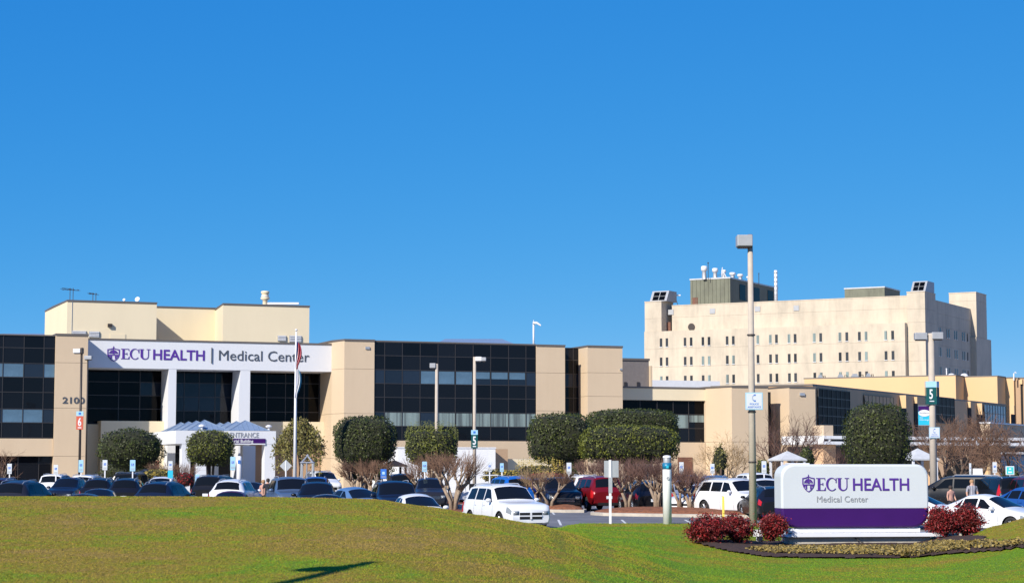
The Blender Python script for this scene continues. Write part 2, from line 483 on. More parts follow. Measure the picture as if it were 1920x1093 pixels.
_PX = [-1200, 0, 500, 700, 800, 900, 1000, 1060, 1150, 1300, 1450, 1700, 1800, 1860, 1920, 3000]
_YY = [0, 12, 20, 28, 36, 44, 52, 58, 64, 69, 72, 76, 80, 82.4, 86]
_Z = {
 -1200:[.6,.6,.55,.67,.98,1.26,1.50,1.43,1.0,.5,.1,-.3,-.5,-.6,-.7],
 0:   [.6,.6,.55,.67,.98,1.26,1.52,1.43,1.0,.5,.1,-.3,-.5,-.6,-.7],
 500: [.6,.6,.55,.67,.98,1.26,1.52,1.42,1.0,.5,.1,-.3,-.5,-.6,-.7],
 700: [.6,.6,.55,.67,.95,1.22,1.46,1.34,.95,.45,.1,-.3,-.5,-.6,-.7],
 800: [.6,.58,.5,.62,.88,1.1,1.28,1.15,.8,.4,.05,-.3,-.5,-.6,-.7],
 900: [.6,.55,.47,.56,.78,.95,1.05,.9,.6,.3,.02,-.3,-.45,-.5,-.6],
 1000:[.6,.52,.43,.48,.62,.76,.80,.66,.42,.22,.10,-.05,-.12,-.2,-.4],
 1060:[.6,.5,.4,.42,.5,.56,.56,.42,.22,.12,.08,.04,.02,.0,-.1],
 1150:[.55,.45,.35,.32,.32,.27,.16,.06,.0,.0,.0,.0,.0,.0,-.1],
 1300:[.5,.4,.2,.0,-.1,-.25,-.36,-.4,-.38,-.28,-.2,-.1,-.03,.0,-.1],
 1450:[.5,.3,.1,-.1,-.25,-.4,-.57,-.62,-.57,-.44,-.38,-.22,-.06,.0,-.1],
 1700:[.5,.3,.1,-.1,-.25,-.4,-.57,-.62,-.57,-.44,-.38,-.22,-.06,.0,-.1],
 1800:[.5,.3,.1,-.1,-.25,-.4,-.52,-.52,-.38,-.12,-.15,-.3,-.4,-.5,-.6],
 1860:[.5,.3,.1,-.1,-.22,-.36,-.5,-.42,-.12,.30,.1,-.3,-.5,-.6,-.7],
 1920:[.5,.3,.1,-.1,-.2,-.36,-.42,-.2,.28,.56,.3,-.3,-.5,-.6,-.7],
 3000:[.5,.3,.1,-.1,-.1,.0,.1,.3,.7,.9,.5,-.3,-.5,-.6,-.7]}
_ZT = np.array([_Z[p] for p in _PX])
def lawnz(x, y):
    y = max(0.0, min(y, 86.0))
    px = 960 + FPX * x / max(y, 8.0)
    px = max(_PX[0], min(_PX[-1]-1, px))
    i = max(0, min(len(_PX)-2, int(np.searchsorted(_PX, px, side='right'))-1))
    j = max(0, min(len(_YY)-2, int(np.searchsorted(_YY, y, side='right'))-1))
    a = (px-_PX[i])/(_PX[i+1]-_PX[i]); b = (y-_YY[j])/(_YY[j+1]-_YY[j])
    a = a*a*(3-2*a)*0.5 + a*0.5; b = b*b*(3-2*b)*0.35 + b*0.65
    z = (_ZT[i,j]*(1-a)+_ZT[i+1,j]*a)*(1-b) + (_ZT[i,j+1]*(1-a)+_ZT[i+1,j+1]*a)*b
    return float(z) + 0.05*mnoise.noise(Vector((x*0.25, y*0.25, 0))) * (1.0 if y < 78 else max(0, (82-y)/4))

def front_edge(x):                # where the asphalt begins, seen from the camera
    def st(a, b, t): 
        k = min(1, max(0, (t-a)/(b-a))); return k*k*(3-2*k)
    return 72.0 + 10.4*st(1.0, 3.0, x) - 10.4*st(14.2, 15.8, x)

g = MB()
g.add([(-3000,-400,-1.2),(3000,-400,-1.2),(3000,5000,-1.2),(-3000,5000,-1.2)], [(0,1,2,3)])
tag(g.obj('ground', M['bounceground']), kind='structure')

# lawn as a draped grid
g = MB(); nx, ny = 190, 130
xs = np.linspace(-34, 34, nx); ys = np.concatenate([np.linspace(-30, 18, 14), np.linspace(19, 88, ny-14)])
vs = []
for y in ys:
    for x in xs:
        fe = front_edge(x)
        yy = min(y, fe - 0.12)
        z = lawnz(x, yy) if y < fe + 0.6 else -1.0
        vs.append((x, min(y, fe-0.12) if y < fe+0.6 else y, z))
fs = [(j*nx+i, j*nx+i+1, (j+1)*nx+i+1, (j+1)*nx+i) for j in range(len(ys)-1) for i in range(nx-1)]
g.add(vs, fs)
lawn = g.obj('lawn', M['lawn'], smooth=True)
tag(lawn, kind='structure')

# asphalt follows the gentle grade of the lot; its front edge runs along the grass
g = MB(); xs = np.concatenate([np.linspace(-60, -2, 12), np.linspace(-1, 17, 60), np.linspace(18, 90, 12)])
rows = [0, 1, 2, 4, 6, 8, 10, 13, 16, 20, 30, 60, 140, 260]
vs = []
for r in rows:
    for x in xs:
        y = front_edge(x) + r
        vs.append((x, y, lotz(y)))
nx = len(xs)
fs = [(j*nx+i, j*nx+i+1, (j+1)*nx+i+1, (j+1)*nx+i) for j in range(len(rows)-1) for i in range(nx-1)]
g.add(vs, fs)
tag(g.obj('parking_lot_asphalt', M['asphalt'], smooth=True), kind='structure')
# kerb between grass and asphalt
g = MB()
pts = [(x, front_edge(x)) for x in np.linspace(-33, 33, 160)]
vs = []
for x, y in pts:
    z = max(lotz(y)-0.05, -0.3)
    vs += [(x, y-0.14, z-0.3), (x, y-0.14, z+0.17), (x, y+0.02, z+0.17), (x, y+0.04, z-0.3)]
fs = []
for i in range(len(pts)-1):
    for k in range(3):
        fs.append((i*4+k, i*4+k+1, i*4+4+k+1, i*4+4+k))
g.add(vs, [tuple(reversed(f)) for f in fs])
tag(g.obj('lawn_kerb', M['kerb']), kind='structure')
# painted bay lines
g = MB()
for yy in (84, 97, 112, 127, 142):
    for x in np.arange(-40, 45, 2.8):
        y0 = yy; 
        if y0 < front_edge(x)+1: continue
        z = lotz(y0+2)+0.02
        g.add([(x, y0, lotz(y0)+0.006),(x+.1, y0, lotz(y0)+0.006),(x+.1,y0+4.8,lotz(y0+4.8)+0.006),(x,y0+4.8,lotz(y0+4.8)+0.006)], [(0,1,2,3)])
tag(g.obj('bay_markings', M['paint']), kind='structure')
# pale concrete pavement in front of the entrance
g = MB(); g.prism_z([(-52,150),(70,170),(70,330),(-52,330)], -0.3, 0.012)
tag(g.obj('entrance_pavement', M['conc']), kind='structure')

# grass blades standing on the lawn
def grass():
    r = np.random.RandomState(3)
    N = 420000
    # density falls off with distance; wedge inside the view plus a margin
    Y = 24 + (82.2-24) * r.rand(N)**1.25
    X = (r.rand(N)*2-1) * (0.285*Y+0.8)
    keep = np.array([y < front_edge(x)-0.2 for x, y in zip(X, Y)])
    X, Y = X[keep], Y[keep]; n = len(X)
    Z = np.array([lawnz(x, y) for x, y in zip(X, Y)])
    h = (0.008 + 0.020*r.rand(n)) ; w = 0.006 + 0.00026*Y*(0.7+0.6*r.rand(n))
    a = r.rand(n)*2*np.pi; lean = (r.rand(n)-0.5)*0.10; lean2 = 0.03+r.rand(n)*0.05
    v = np.zeros((n, 3, 3))
    v[:,0] = np.stack([X-np.cos(a)*w, Y-np.sin(a)*w, Z-0.01], 1)
    v[:,1] = np.stack([X+np.cos(a)*w, Y+np.sin(a)*w, Z-0.01], 1)
    v[:,2] = np.stack([X+lean, Y+lean2, Z+h], 1)
    me = bpy.data.meshes.new('grass_blades')
    me.vertices.add(n*3); me.vertices.foreach_set('co', v.reshape(-1))
    me.loops.add(n*3); me.loops.foreach_set('vertex_index', np.arange(n*3))
    me.polygons.add(n); me.polygons.foreach_set('loop_start', np.arange(n)*3)
    me.update(calc_edges=True); me.materials.append(M['blade'])
    tag(link('grass_blades', me), 'short straw and green winter grass blades covering the mound and sign lawn', 'grass', kind='stuff')
grass()
# ================================================================== BUILDINGS
def mass(root, mat, poly, zs, name='wall_panel', cap=True, capmat=None):
    """a solid wall mass in storey-high panels with open joints between them, and a metal roof edge"""
    for a, b in zip(zs[:-1], zs[1:]):
        MB().prism_z(poly, a + 0.012, b - 0.012).obj(name, mat, root)
    if cap:
        cx = sum(p[0] for p in poly)/len(poly); cy = sum(p[1] for p in poly)/len(poly)
        q = []
        for x, y in poly:
            d = math.hypot(x-cx, y-cy); k = 1 + 0.09/d
            q.append((cx+(x-cx)*k, cy+(y-cy)*k))
        MB().prism_z(q, zs[-1]-0.010, zs[-1]+0.16).obj('roof_edge', capmat or M['cap'], root)

def curtain(root, xs, zs, y, matfn, back=True, gap=0.035, th=0.05):
    """glass curtain wall: one pane per opening, frame bars between them, dark room behind"""
    fr = MB()
    for x in xs:
        fr.box(x-gap, x+gap, y-0.02, y+0.10, zs[0], zs[-1])
    for z in zs:
        for a, b in zip(xs[:-1], xs[1:]):
            fr.box(a+gap+0.001, b-gap-0.001, y-0.012, y+0.10, z-gap, z+gap)
    fr.obj('window_frame', M['mull'], root)
    for i, (a, b) in enumerate(zip(xs[:-1], xs[1:])):
        for j, (c, d) in enumerate(zip(zs[:-1], zs[1:])):
            res = matfn(i, j)
            if isinstance(res, tuple):       # shade lowered part of the way
                m1, m2, f = res
                zc = d - (d-c)*f
                piece(root, 'pane', m2, a+gap, b-gap, y+0.02, y+0.02+th, c+gap, zc-0.004)
                piece(root, 'blind', m1, a+gap+0.06, b-gap-0.06, y+0.024, y+0.024+th, zc+0.004, d-gap-0.03)
                piece(root, 'pane', m2, a+gap, b-gap, y+0.05, y+0.05+th, zc, d-gap)
            else:
                piece(root, 'pane', res, a+gap, b-gap, y+0.02, y+0.02+th, c+gap, d-gap)

A = Frame(0, 197, 20.7)
main = thing('medical_center_building', 'long beige hospital front with dark glass and a white portico band reading Medical Center', 'building', (0,197,0), A.a)
X = lambda px, d=0.0, py=760: A.x(px, d, py)
Z = lambda px, py, d=0.0: A.z(px, py, d)

zt0 = Z(60, 628.5)                                   # left roof
zg1 = Z(60, 820.5); zw1 = Z(60, 855); zt1 = Z(135, 629, -0.25)
# --- left wing
lx = [X(p, 0.0) for p in (-110, -72, -33, 4, 43, 80.5, 102)]
lz = [Z(45, p) for p in (820.5, 792, 766.5, 735, 707, 681, 652, 629.7)]
def lm(i, j):
    if j == 4: return M['shade'] if i in (0, 2, 3, 5) else M['panev']
    if j == 1: return M['shade'] if i in (1, 3, 4) else M['panev']
    return M['pane']
curtain(main, lx, lz, 0.05, lm)
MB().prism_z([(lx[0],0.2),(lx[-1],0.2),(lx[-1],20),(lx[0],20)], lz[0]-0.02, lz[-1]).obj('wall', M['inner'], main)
mass(main, M['cap'], [(lx[0],-0.05),(lx[-1]-0.02,-0.05),(lx[-1]-0.02,20),(lx[0],20)], [lz[-1]+0.02, lz[-1]+0.15], 'roof_edge', cap=False)
xa, xb = X(101.5, 0), X(163, -0.25)
mass(main, M['beige'], [(lx[0]-0.1,-0.05),(xa-0.02,-0.05),(xa-0.02,3),(lx[0]-0.1,3)], [zw1, lz[0]-0.05], cap=False)
gx = [X(p, 0.6) for p in (-110, -72, -33, 5, 36, 75, 98)]
gz = [Z(45, p, 0.6) for p in (900, 869, 854)]
gz = [0.05, gz[1], zw1]
curtain(main, gx, gz, 0.6, lambda i, j: M['pane'])
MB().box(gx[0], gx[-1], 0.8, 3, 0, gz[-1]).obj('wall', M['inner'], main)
jz = [0.0, Z(130, 855, -.25), Z(130, 765, -.25), Z(130, 680, -.25), zt1]
mass(main, M['beige'], [(xa,-0.25),(xb,-0.25),(xb,8.5),(xa,8.5)], jz)

# --- portico
D0 = 2.5
px0, px1 = xb + 0.03, X(621.5, D0)
zb_lo, zb_hi = Z(165, 689, D0), Z(165, 637, D0)
MB().box(px0, px1, D0, D0+3.3, zb_lo, zb_hi).obj('portico_band', M['white'], main)
MB().box(px0, px1, D0-0.06, D0+3.35, zb_hi+0.002, zb_hi+0.16).obj('roof_edge', M['cap'], main)
def pier(pa, pb, pc):
    x0, x1, xc = X(pa, D0+0.02), X(pb, D0+0.02), X(pc, D0+0.02)
    MB().prism_y([(xc-0.0,0.0),(x1,0.0),(x1,zb_lo-0.005),(x0,zb_lo-0.005),(xc, Z(pc, 735, D0))], D0+0.02, D0+3.3).obj('pier', M['white'], main)
pier(315.5, 330, 315.0)
pier(450.5, 468.5, 448)
# second wall line behind the piers: deep reveal walls and dark glazing
for a, b in ((302, 315), (434, 449)):
    pass
DG = 6.6
zlow = Z(250, 790, 5.6)
bays = [((163, 222, 262, 303), (692, 716, 741, 766, 793)), ((322, 345, 373, 403, 437), (694, 718, 744, 770, 800, 826, 850)), ((462, 500, 535, 570, 598, 620), (694, 718, 745, 772, 800))]
for bi, (cols, rws) in enumerate(bays):
    cx = [X(p, DG) for p in cols]
    if bi == 0: cx[0] = px0 - 0.5
    if bi == 2: cx[-1] = px1 - 0.05
    rz = [Z(cols[1], p, DG) for p in reversed(rws)]
    rz[-1] = zb_lo + 0.3
    def bm(i, j, bi=bi, n=len(rws)-1):
        if bi == 1: return M['panev'] if j in (1, 3, 4) else M['pane']
        if bi == 0 and i == 2 and j == 2: return M['panev']
        return M['pane2']
    curtain(main, cx, rz, DG, bm)
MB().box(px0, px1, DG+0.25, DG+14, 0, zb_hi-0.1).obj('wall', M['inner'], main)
# reveal walls standing behind the piers
for a, b in ((303, 318), (437, 455)):
    MB().box(X(a, DG-0.3), X(b, DG-0.3), D0+3.32, DG+0.3, 0, zb_lo-0.01).obj('reveal_wall', M['white'], main)
MB().box(px0, px1, D0+3.32, DG+0.26, zb_lo-0.002, zb_lo+0.5).obj('soffit', M['white'], main)
# low cream walls in the bays
zc0 = Z(250, 789, 4.2)
MB().box(X(190, 4.2), X(311, 4.2)+0.2, 4.2, D0+3.9, 0, zc0).obj('low_wall', M['cream'], main)
MB().box(px0, X(190, 5.6), 5.6, 6.4, 0, Z(175, 795, 5.6)).obj('low_wall', M['cream'], main)
MB().box(X(469, 5.2), px1, 5.2, 6.4, Z(545, 832, 5.2), Z(500, 790, 5.2)).obj('low_wall', M['cream'], main)
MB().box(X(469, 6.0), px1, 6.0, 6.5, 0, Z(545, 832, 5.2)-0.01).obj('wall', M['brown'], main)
for p in (300, ):
    MB().box(X(p-9, 4.1), X(p, 4.1), 4.1, 4.19, 0.0, 2.9).obj('door', M['brick'], main)
# --- right chamfered block and the big glass front
zt2 = Z(670, 639)
c0, c1, c2 = X(621.5, 2.4), X(645, 0), X(701.5, 0)
jz = [0.0, Z(670, 859), Z(670, 775), Z(670, 691.5), zt2]
mass(main, M['beige'], [(c1,0),(c2,0),(c2,9),(c0,9),(c0,2.4)], jz)
MB().box(X(684,0), X(692,0), -0.12, -0.003, Z(690,654.5), Z(690,650)).obj('wall_lamp', M['galv'], main)
gx = [X(p, 0.12) for p in (702, 720.8, 754, 787.5, 821, 853.5, 887, 920, 953.6, 986.2, 1005)]
gz = [Z(720.8, p, 0.12) for p in (824.5, 798.5, 772, 744.5, 718.8, 693, 666.4, 642)]
def gm(i, j):
    if j == 4:
        if i in (3, 4, 5): return (M['shade'], M['panev'], 0.97)
        if i in (6, 7, 8): return (M['shade'], M['panev'], 0.55)
        return M['panev']
    if j == 1:
        if i in (0, 3): return M['panev']
        return M['blind'] if i != 5 else (M['blind'], M['panev'], 0.96)
    return M['pane']
curtain(main, gx, gz, 0.12, gm)
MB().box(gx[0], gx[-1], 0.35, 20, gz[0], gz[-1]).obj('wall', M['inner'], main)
mass(main, M['cap'], [(c2+.1, 0.06),(gx[-1]-.02, 0.06),(gx[-1]-.02, 9),(c2+.1, 9)], [gz[-1]+0.04, gz[-1]+0.2], 'roof_edge', cap=False)
z845 = Z(900, 845, 0.1)
mass(main, M['beige'], [(gx[0],0.0),(X(1060,0),0.0),(X(1060,0),3),(gx[0],3)], [Z(900,860), gz[0]-0.05], cap=False)
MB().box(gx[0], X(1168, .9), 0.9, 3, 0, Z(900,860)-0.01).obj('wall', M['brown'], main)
d0_, d1_ = X(1005.8, 0), X(1059.5, 0)
jz = [gz[0]-0.03, Z(1030, 770), Z(1030, 699), Z(1030, 649)]
mass(main, M['beige'], [(d0_,0),(d1_,0),(d1_,8),(d0_,8)], jz)
# slot of glass between the two right-hand piers
sx = [d1_ + 0.05, X(1075, 2.2), X(1092, 2.2)]
sz = [Z(1070, p, 2.2) for p in (830, 800, 772, 746, 725, 701, 675, 652.5)]
curtain(main, sx, sz, 2.2, lambda i, j: M['panev'] if j == 4 else M['pane'])
MB().box(sx[0], sx[-1], 2.4, 8, 0, sz[-1]).obj('wall', M['inner'], main)
e0, e1, e2 = X(1086.5, 2.0), X(1102, -0.3), X(1167.5, -0.3)
jz = [0.0, Z(1140, 829, -.3), Z(1140, 743, -.3), Z(1140, 699, -.3), Z(1140, 651, -.3)]
mass(main, M['beige'], [(e1,-0.3),(e2,-0.3),(e2,8),(e0,8),(e0,2.0)], jz)
MB().box(X(1162,-.3), X(1166,-.3), -0.45, -0.303, Z(1164,694), Z(1164,691)).obj('wall_lamp', M['galv'], main)
# roof slab of the whole main front
MB().box(lx[0], e2-.5, 8.6, 26, 8, Z(60, 634, 26)-1.2).obj('roof_slab', M['roof'], main)
# set-back block right of the main front, its shade painted as dark grey
q = MB().box(X(1168, 14)-1, X(1217, 14), 14, 26, 0, Z(1190, 676, 14))
q.obj('rear_block', M['setback'], main)
MB().box(X(1168, 14)-1.1, X(1217, 14)+.08, 13.9, 26.1, Z(1190, 676, 14)+.002, Z(1190, 676, 14)+.25).obj('roof_edge', M['cap'], main)
MB().box(X(1217.3, 14), X(1220.5, 14), 13.6, 26, 0, Z(1218, 686, 14)).obj('pilaster', M['beige'], main)
for a in (1169, 1193):
    MB().box(X(a+1, 14), X(a+6, 14), 13.9, 13.99, Z(a, 726, 14), Z(a, 716, 14)).obj('door', M['mull'], main)
# number 2100 and the band lettering are added below with the other writing

# --- lower right wing of the main front
wf = 3.0
zwt = Z(1250, 728, wf)
fa0, fa1 = e2 + 0.02, X(1325, wf)
mass(main, M['cream'], [(fa0,wf),(fa1,wf),(fa1,14),(fa0,14)], [Z(1250,750.5,wf), zwt])
wx = [fa0+0.05] + [X(p, wf+.3) for p in (1200, 1232, 1262, 1291, 1321)]
wz = [Z(1290, p, wf+.3) for p in (828, 803, 777, 751.5)]
def wm(i, j):
    if i == 4 and j == 1: return (M['blind'], M['pane'], .55)
    if i == 3 and j == 1: return M['blind']
    return M['pane2'] if j else M['pane']
curtain(main, wx, wz, wf+.3, wm)
MB().box(wx[0], wx[-1], wf+.5, 14, 0, wz[-1]).obj('wall', M['inner'], main)
mass(main, M['beige'], [(fa0,wf+.01),(X(1322,wf),wf+.01),(X(1322,wf),wf+2),(fa0,wf+2)], [0.0, wz[0]-.05], cap=False)
f0, f1, f2 = X(1323, wf-.05), X(1372, -1.0), X(1440, -1.0)
zr = Z(1400, 726, -1.0)
mass(main, M['beige'], [(f1,-1.0),(f2,-1.0),(f2,13),(f0,13),(f0,wf-.05)], [0, Z(1400,828,-1), zr])
MB().box(X(1270,wf), X(1297,wf), wf-.09, wf-.003, 0, Z(1280,857,wf)).obj('door', M['brick'], main)
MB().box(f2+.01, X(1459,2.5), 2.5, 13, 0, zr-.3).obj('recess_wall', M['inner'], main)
h0, h1, h2 = X(1458, 1.0), X(1480, -1.2), X(1529, -1.2)
mass(main, M['beige'], [(h1,-1.2),(h2,-1.2),(h2,12.5),(h0,12.5),(h0,1.0)], [0, Z(1500,828,-1.2), Z(1500,727,-1.2)])
MB().box(X(1499,-1.2), X(1508,-1.2), -1.36, -1.203, Z(1503,741.5,-1.2), Z(1503,736.5,-1.2)).obj('wall_lamp', M['galv'], main)

# --- white louvred skylight roof behind the low wing
sk = thing('louvred_skylight', 'white sloping louvre skylight on the flat roof below the tall tower', 'skylight', tuple(A.world(0,0,0)), A.a)
for k in range(8):
    yy = 22 + k*1.2
    MB().prism_x([(yy,8.5),(yy+.9,8.5),(yy+.25,Z(1260,716+k*0.3,22)+.2)], X(1221,22), X(1222+ (1352-1222)*(1-k*.06),22)).obj('louvre', M['wmetal'] if k % 2 == 0 else M['lampgrey'], sk)

# ------------------------------------------------------------------ cream penthouse behind the left roof
pent = thing('rooftop_plant_house', 'cream windowless plant house rising behind the left roof', 'building', (0,197,0), A.a)
PD = 27.0
zp = Z(200, 567, PD); zbase = 9.0
p1, p2 = X(122.5, PD), X(291, PD)
xl = X(96, PD+9)
RC = PD + 7.5
zpr = Z(500, 573.5, PD)
mass(pent, M['cream'], [(p1,PD),(p2,PD),(p2,RC+8),(xl,RC+8),(xl,PD+9)], [zbase, zp])
mass(pent, M['cream'], [(p2+.02,RC),(X(402,RC),RC),(X(402,RC),RC+8),(p2+.02,RC+8)], [zbase, Z(350, 578, RC)])
r0, r1, r2 = X(402, RC-.2), X(416, PD), X(578.5, PD)
mass(pent, M['cream'], [(r1,PD),(r2,PD),(r2,RC+8),(r0+.02,RC+8),(r0+.02,RC-.2)], [zbase, zpr])
for a, b, y0, y1 in ((132,159,630,620), (164,184,632,621), (519,535,639,629), (541,564,641,629)):
    gr = MB().box(X(a,PD), X(b,PD), PD-.1, PD-.003, Z(a,y0,PD), Z(a,y1,PD)).obj('louvre_vent', M['lampgrey'], pent)
    zz0, zz1 = Z(a,y0,PD), Z(a,y1,PD)
    for k in range(4):
        z0 = zz0 + (zz1-zz0)*(k+.2)/4
        piece(gr, 'slat', M['wmetal'], X(a,PD)+.06, X(b,PD)-.06, PD-.2, PD-.11, z0, z0+.08)
MB().box(X(204,PD), X(233,PD), PD-.06, PD-.003, Z(210,640,PD), Z(210,626,PD)).obj('door', M['cream'], pent)
MB().box(X(199,PD), X(207,PD), PD-.3, PD-.003, Z(203,613,PD), Z(203,607,PD)).obj('wall_lamp', M['postdark'], pent)
MB().box(X(131.2,PD), X(132,PD), PD-.05, PD-.003, zbase, zp).obj('downpipe', M['galv'], pent)

def antenna(px, py0, py1, Y, w, label, els=5):
    b = W(px, py0, Y); t = thing('roof_antenna', label, 'antenna', b)
    h = W(px, py1, Y).z - b.z
    MB().path([(0,0,0),(0,0,h)], .04, 5).path([(.35,0,0),(.35,0,h)], .04, 5).obj('mast', M['postdark'], t)
    bm_ = MB().path([(-w/2,0,h*.9),(w/2,.2,h*.82)], .035, 4)
    for k in range(els):
        x = -w/2 + w*k/(els-1)
        bm_.path([(x,-.7,h*.9-.1*k/els),(x,.9,h*.9-.1*k/els)], .025, 4)
    bm_.path([(-w/2,0,h*1.0),(w*.1,.3,h*.93)], .03, 4)
    bm_.obj('boom', M['postdark'], t)
antenna(131, 565, 540, 226, 1.9, 'tall twin-mast antenna at the left corner of the cream plant house')
antenna(174, 566, 549, 232, 1.0, 'small faint antenna standing right of the twin-mast antenna', 4)
def dish(px, py, Y, r, label):
    b = W(px, py, Y); t = thing('satellite_dish', label, 'satellite dish', b)
    MB().path([(0,0,-.4),(0,0,r*.8)], .05, 5).obj('mount', M['galv'], t)
    o = MB().lathe([(0,.0),(r*.5,.05),(r,.22),(r,.25),(r*.5,.09),(0,.04)], 14).obj('dish', M['wmetal'], t, True, (0,0,r*.9)); o.rotation_euler = (R(60), R(-35), 0)
dish(234, 566, 235, .16, 'tiny white dish on the cream plant house roof edge')
dish(259, 567, 233, .3, 'larger white dish near the right end of the left plant house roof')
v = thing('roof_exhaust_vent', 'round cream exhaust stack on the plant house roof above the flagpole', 'vent', W(497, 571, 228))
MB().lathe([(.28,0),(.28,.5),(.52,.62),(.52,.8),(.4,.84),(.4,1.25),(.48,1.3),(.48,1.5),(.3,1.55),(0,1.56)], 18).obj('stack', M['cream'], v, True)
MB().lathe([(.44,.9),(.47,.9),(.47,1.0),(.44,1.0)], 18).obj('band', M['wmetal'], v)
MB().box(.3, 3.9, -.3, .3, 0, .22).obj('duct', M['wmetal'], v)

# slate roofs and lamp seen above the main roof line
def hiproof(label, pa, pb, qa, qb, pyt, pyb, Y, deep=10):
    p0, p1 = W(pa,pyb,Y), W(pb,pyb,Y); t0, t1 = W(qa,pyt,Y), W(qb,pyt,Y)
    t = thing('hipped_roof_building', label, 'building', (p0.x, Y, 0))
    x1 = p1.x-p0.x; a, b = t0.x-p0.x, t1.x-p0.x
    m = MB(); z0, z1 = p0.z, t0.z
    m.add([(0,0,z0),(x1,0,z0),(x1,deep,z0),(0,deep,z0),(a,deep/2,z1),(b,deep/2,z1)], [(0,1,5,4),(1,2,5),(2,3,4,5),(3,0,4),(3,2,1,0)])
    m.obj('roof', M['bluegrey'], t)
    MB().box(.3, x1-.3, .3, deep-.3, 0, z0-.01).obj('wall', M['brown'], t)
hiproof('building with a pale blue hipped roof just above the main front', 815, 966, 832, 941, 630.5, 645, 246)
hiproof('building with a low dark blue roof behind the far left wing', -60, 104, -10, 92, 621, 632, 236, 8)

# ------------------------------------------------------------------ six storey tower
B = Frame(W(1697, 700, 380).x, 380, -28.5)
tower = thing('hospital_tower', 'six storey weathered concrete tower with pairs of slit windows', 'building', (B.ox, B.oy, 0), B.a)
TX = lambda px, d=0.0, py=640: B.x(px, d, py)
TZ = lambda px, py, d=0.0: B.z(px, py, d)
T_hi = TZ(1400, 568, 3.0); T_lo = TZ(1690, 605, 0)
fl = TZ(1500, 670) - TZ(1500, 706.5)          # storey height
x0, x1 = TX(1249, 0), TX(1697, 0)
zs = [0, T_lo-5*fl+.1, T_lo-4*fl+.2, T_lo-3*fl+.25, T_lo-2*fl+.35, T_lo-fl+.2, T_lo]
XL = TX(1208, 0)
mass(tower, M['concrete'], [(XL,0),(x1,0),(x1,3.0),(XL,3.0)], zs, cap=False)
XR = TX(1735, 1.5)
zs2 = [0, T_lo-3*fl+.25, T_lo-2*fl+.35, T_lo-fl+.2, T_lo+.1, (T_lo+T_hi)/2, T_hi]
DEEP = 45.5
mass(tower, M['concrete'], [(x0,3.02),(x1+.5,3.02),(x1+.5,DEEP),(x0,DEEP)], [T_lo-1, T_lo+.12, (T_lo+T_hi)/2+.3, T_hi], capmat=M['concrete'])
# left fin
xq = TX(1240.5, 0.3)
mass(tower, M['concrete'], [(XL,.3),(xq,.3),(xq,6),(XL,6)], [T_lo+.01, (T_lo+T_hi)/2, TZ(1220, 566.5, .3)], capmat=M['concrete'])
# right fin
fx0, fx1 = x1+.02, TX(1735.5, 1.5)
mass(tower, M['concrete'], [(fx0,1.5),(fx1,1.5),(fx1,8.5),(fx0,8.5)], zs2[:-1]+[TZ(1715, 548, 1.5)], capmat=M['concrete'])
SIDE = fx1 - 1.2
mass(tower, M['concrete'], [(fx0+.1,8.52),(SIDE,8.52),(SIDE,DEEP),(fx0+.1,DEEP)], zs2[:-1]+[T_hi-.3], capmat=M['concrete'])
# side fin at the far end of the right face
mass(tower, M['concrete'], [(SIDE-4.5,DEEP-8),(SIDE+1.2,DEEP-8),(SIDE+1.2,DEEP-.1),(SIDE-4.5,DEEP-.1)], [T_hi-6, T_hi+1.5, T_hi+3.2], capmat=M['concrete'])
mass(tower, M['concrete'], [(SIDE+.02,DEEP-8.5),(SIDE+1.2,DEEP-8.5),(SIDE+1.2,DEEP+3),(SIDE+.02,DEEP+3)], [0, T_hi-6.02], cap=False)
mass(tower, M['concrete'], [(SIDE+.02,8.52),(SIDE+1.19,8.52),(SIDE+1.19,10.2),(SIDE+.02,10.2)], [0, T_hi-.5], cap=False)
# slit windows of the front, in pairs
_ws = MB().box(-.27,.27,-.03,.03,-.85,.85).mesh('window', M['towerpane'])
_wb = MB().box(-.27,.27,-.03,.03,-.85,.85).mesh('window', M['blind'])
_sill = MB().box(-.34,.34,-.09,.0,-.1,.0).mesh('sill', M['wmetal'])
cols = [(1239.5,1250.5),(1284.5,1296),(1318,1329.5),(1363.5,1375),(1410,1421),(1444.5,1456),(1479.5,1491),(1527,1539),(1575,1588),(1611.5,1624),(1661,1674)]
rb = [628.3+(1-1)*0, 666, 702.5]
zrow = [TZ(1668, p) for p in (628.5, 666.3, 703.5)]
def slit(root, x, y, z, rz=0, k=0):
    w = link('window', _ws if k else _wb, root, (x, y, z), (0,0,rz))
    link('sill', _sill, w, (0, -.03, -.85))
kk = 0
for pr in cols:
    for p in pr:
        for z in zrow:
            kk += 1
            slit(tower, TX(p, 0), -.035, z, 0, rng.random() < .62)
# shaded right face
zside = [TZ(1780, q, 20) for q in (0,)]
for pz in (0, 1, 2):
    for dd in (10.9, 14.0, 15.4, 20.0, 21.4, 25.4, 26.8, 31, 32.4, 34.6):
        slit(tower, SIDE+.035, dd, zrow[pz]+fl*.35, math.pi/2, True)
# vents, door and drain hole in the upper front wall
for p, q in ((1258.5, 585), (1336.5, 583), (1421, 579), (1494, 577.5)):
    MB().box(TX(p-5,3), TX(p+5,3), 2.9, 3.0, TZ(p,q+5,3), TZ(p,q-4.5,3)).obj('vent_grille', M['lampgrey'], tower)
MB().box(TX(1250.5,3), TX(1258,3), 2.88, 3.0, T_lo+.02, TZ(1254,604,3)).obj('door', M['brick'], tower)
MB().lathe([(0,-.1),(.75,-.1),(.75,.02),(0,.02)], 14, (TX(1297,3), 2.93, TZ(1297,613,3)), 'y').obj('round_vent', M['postdark'], tower)
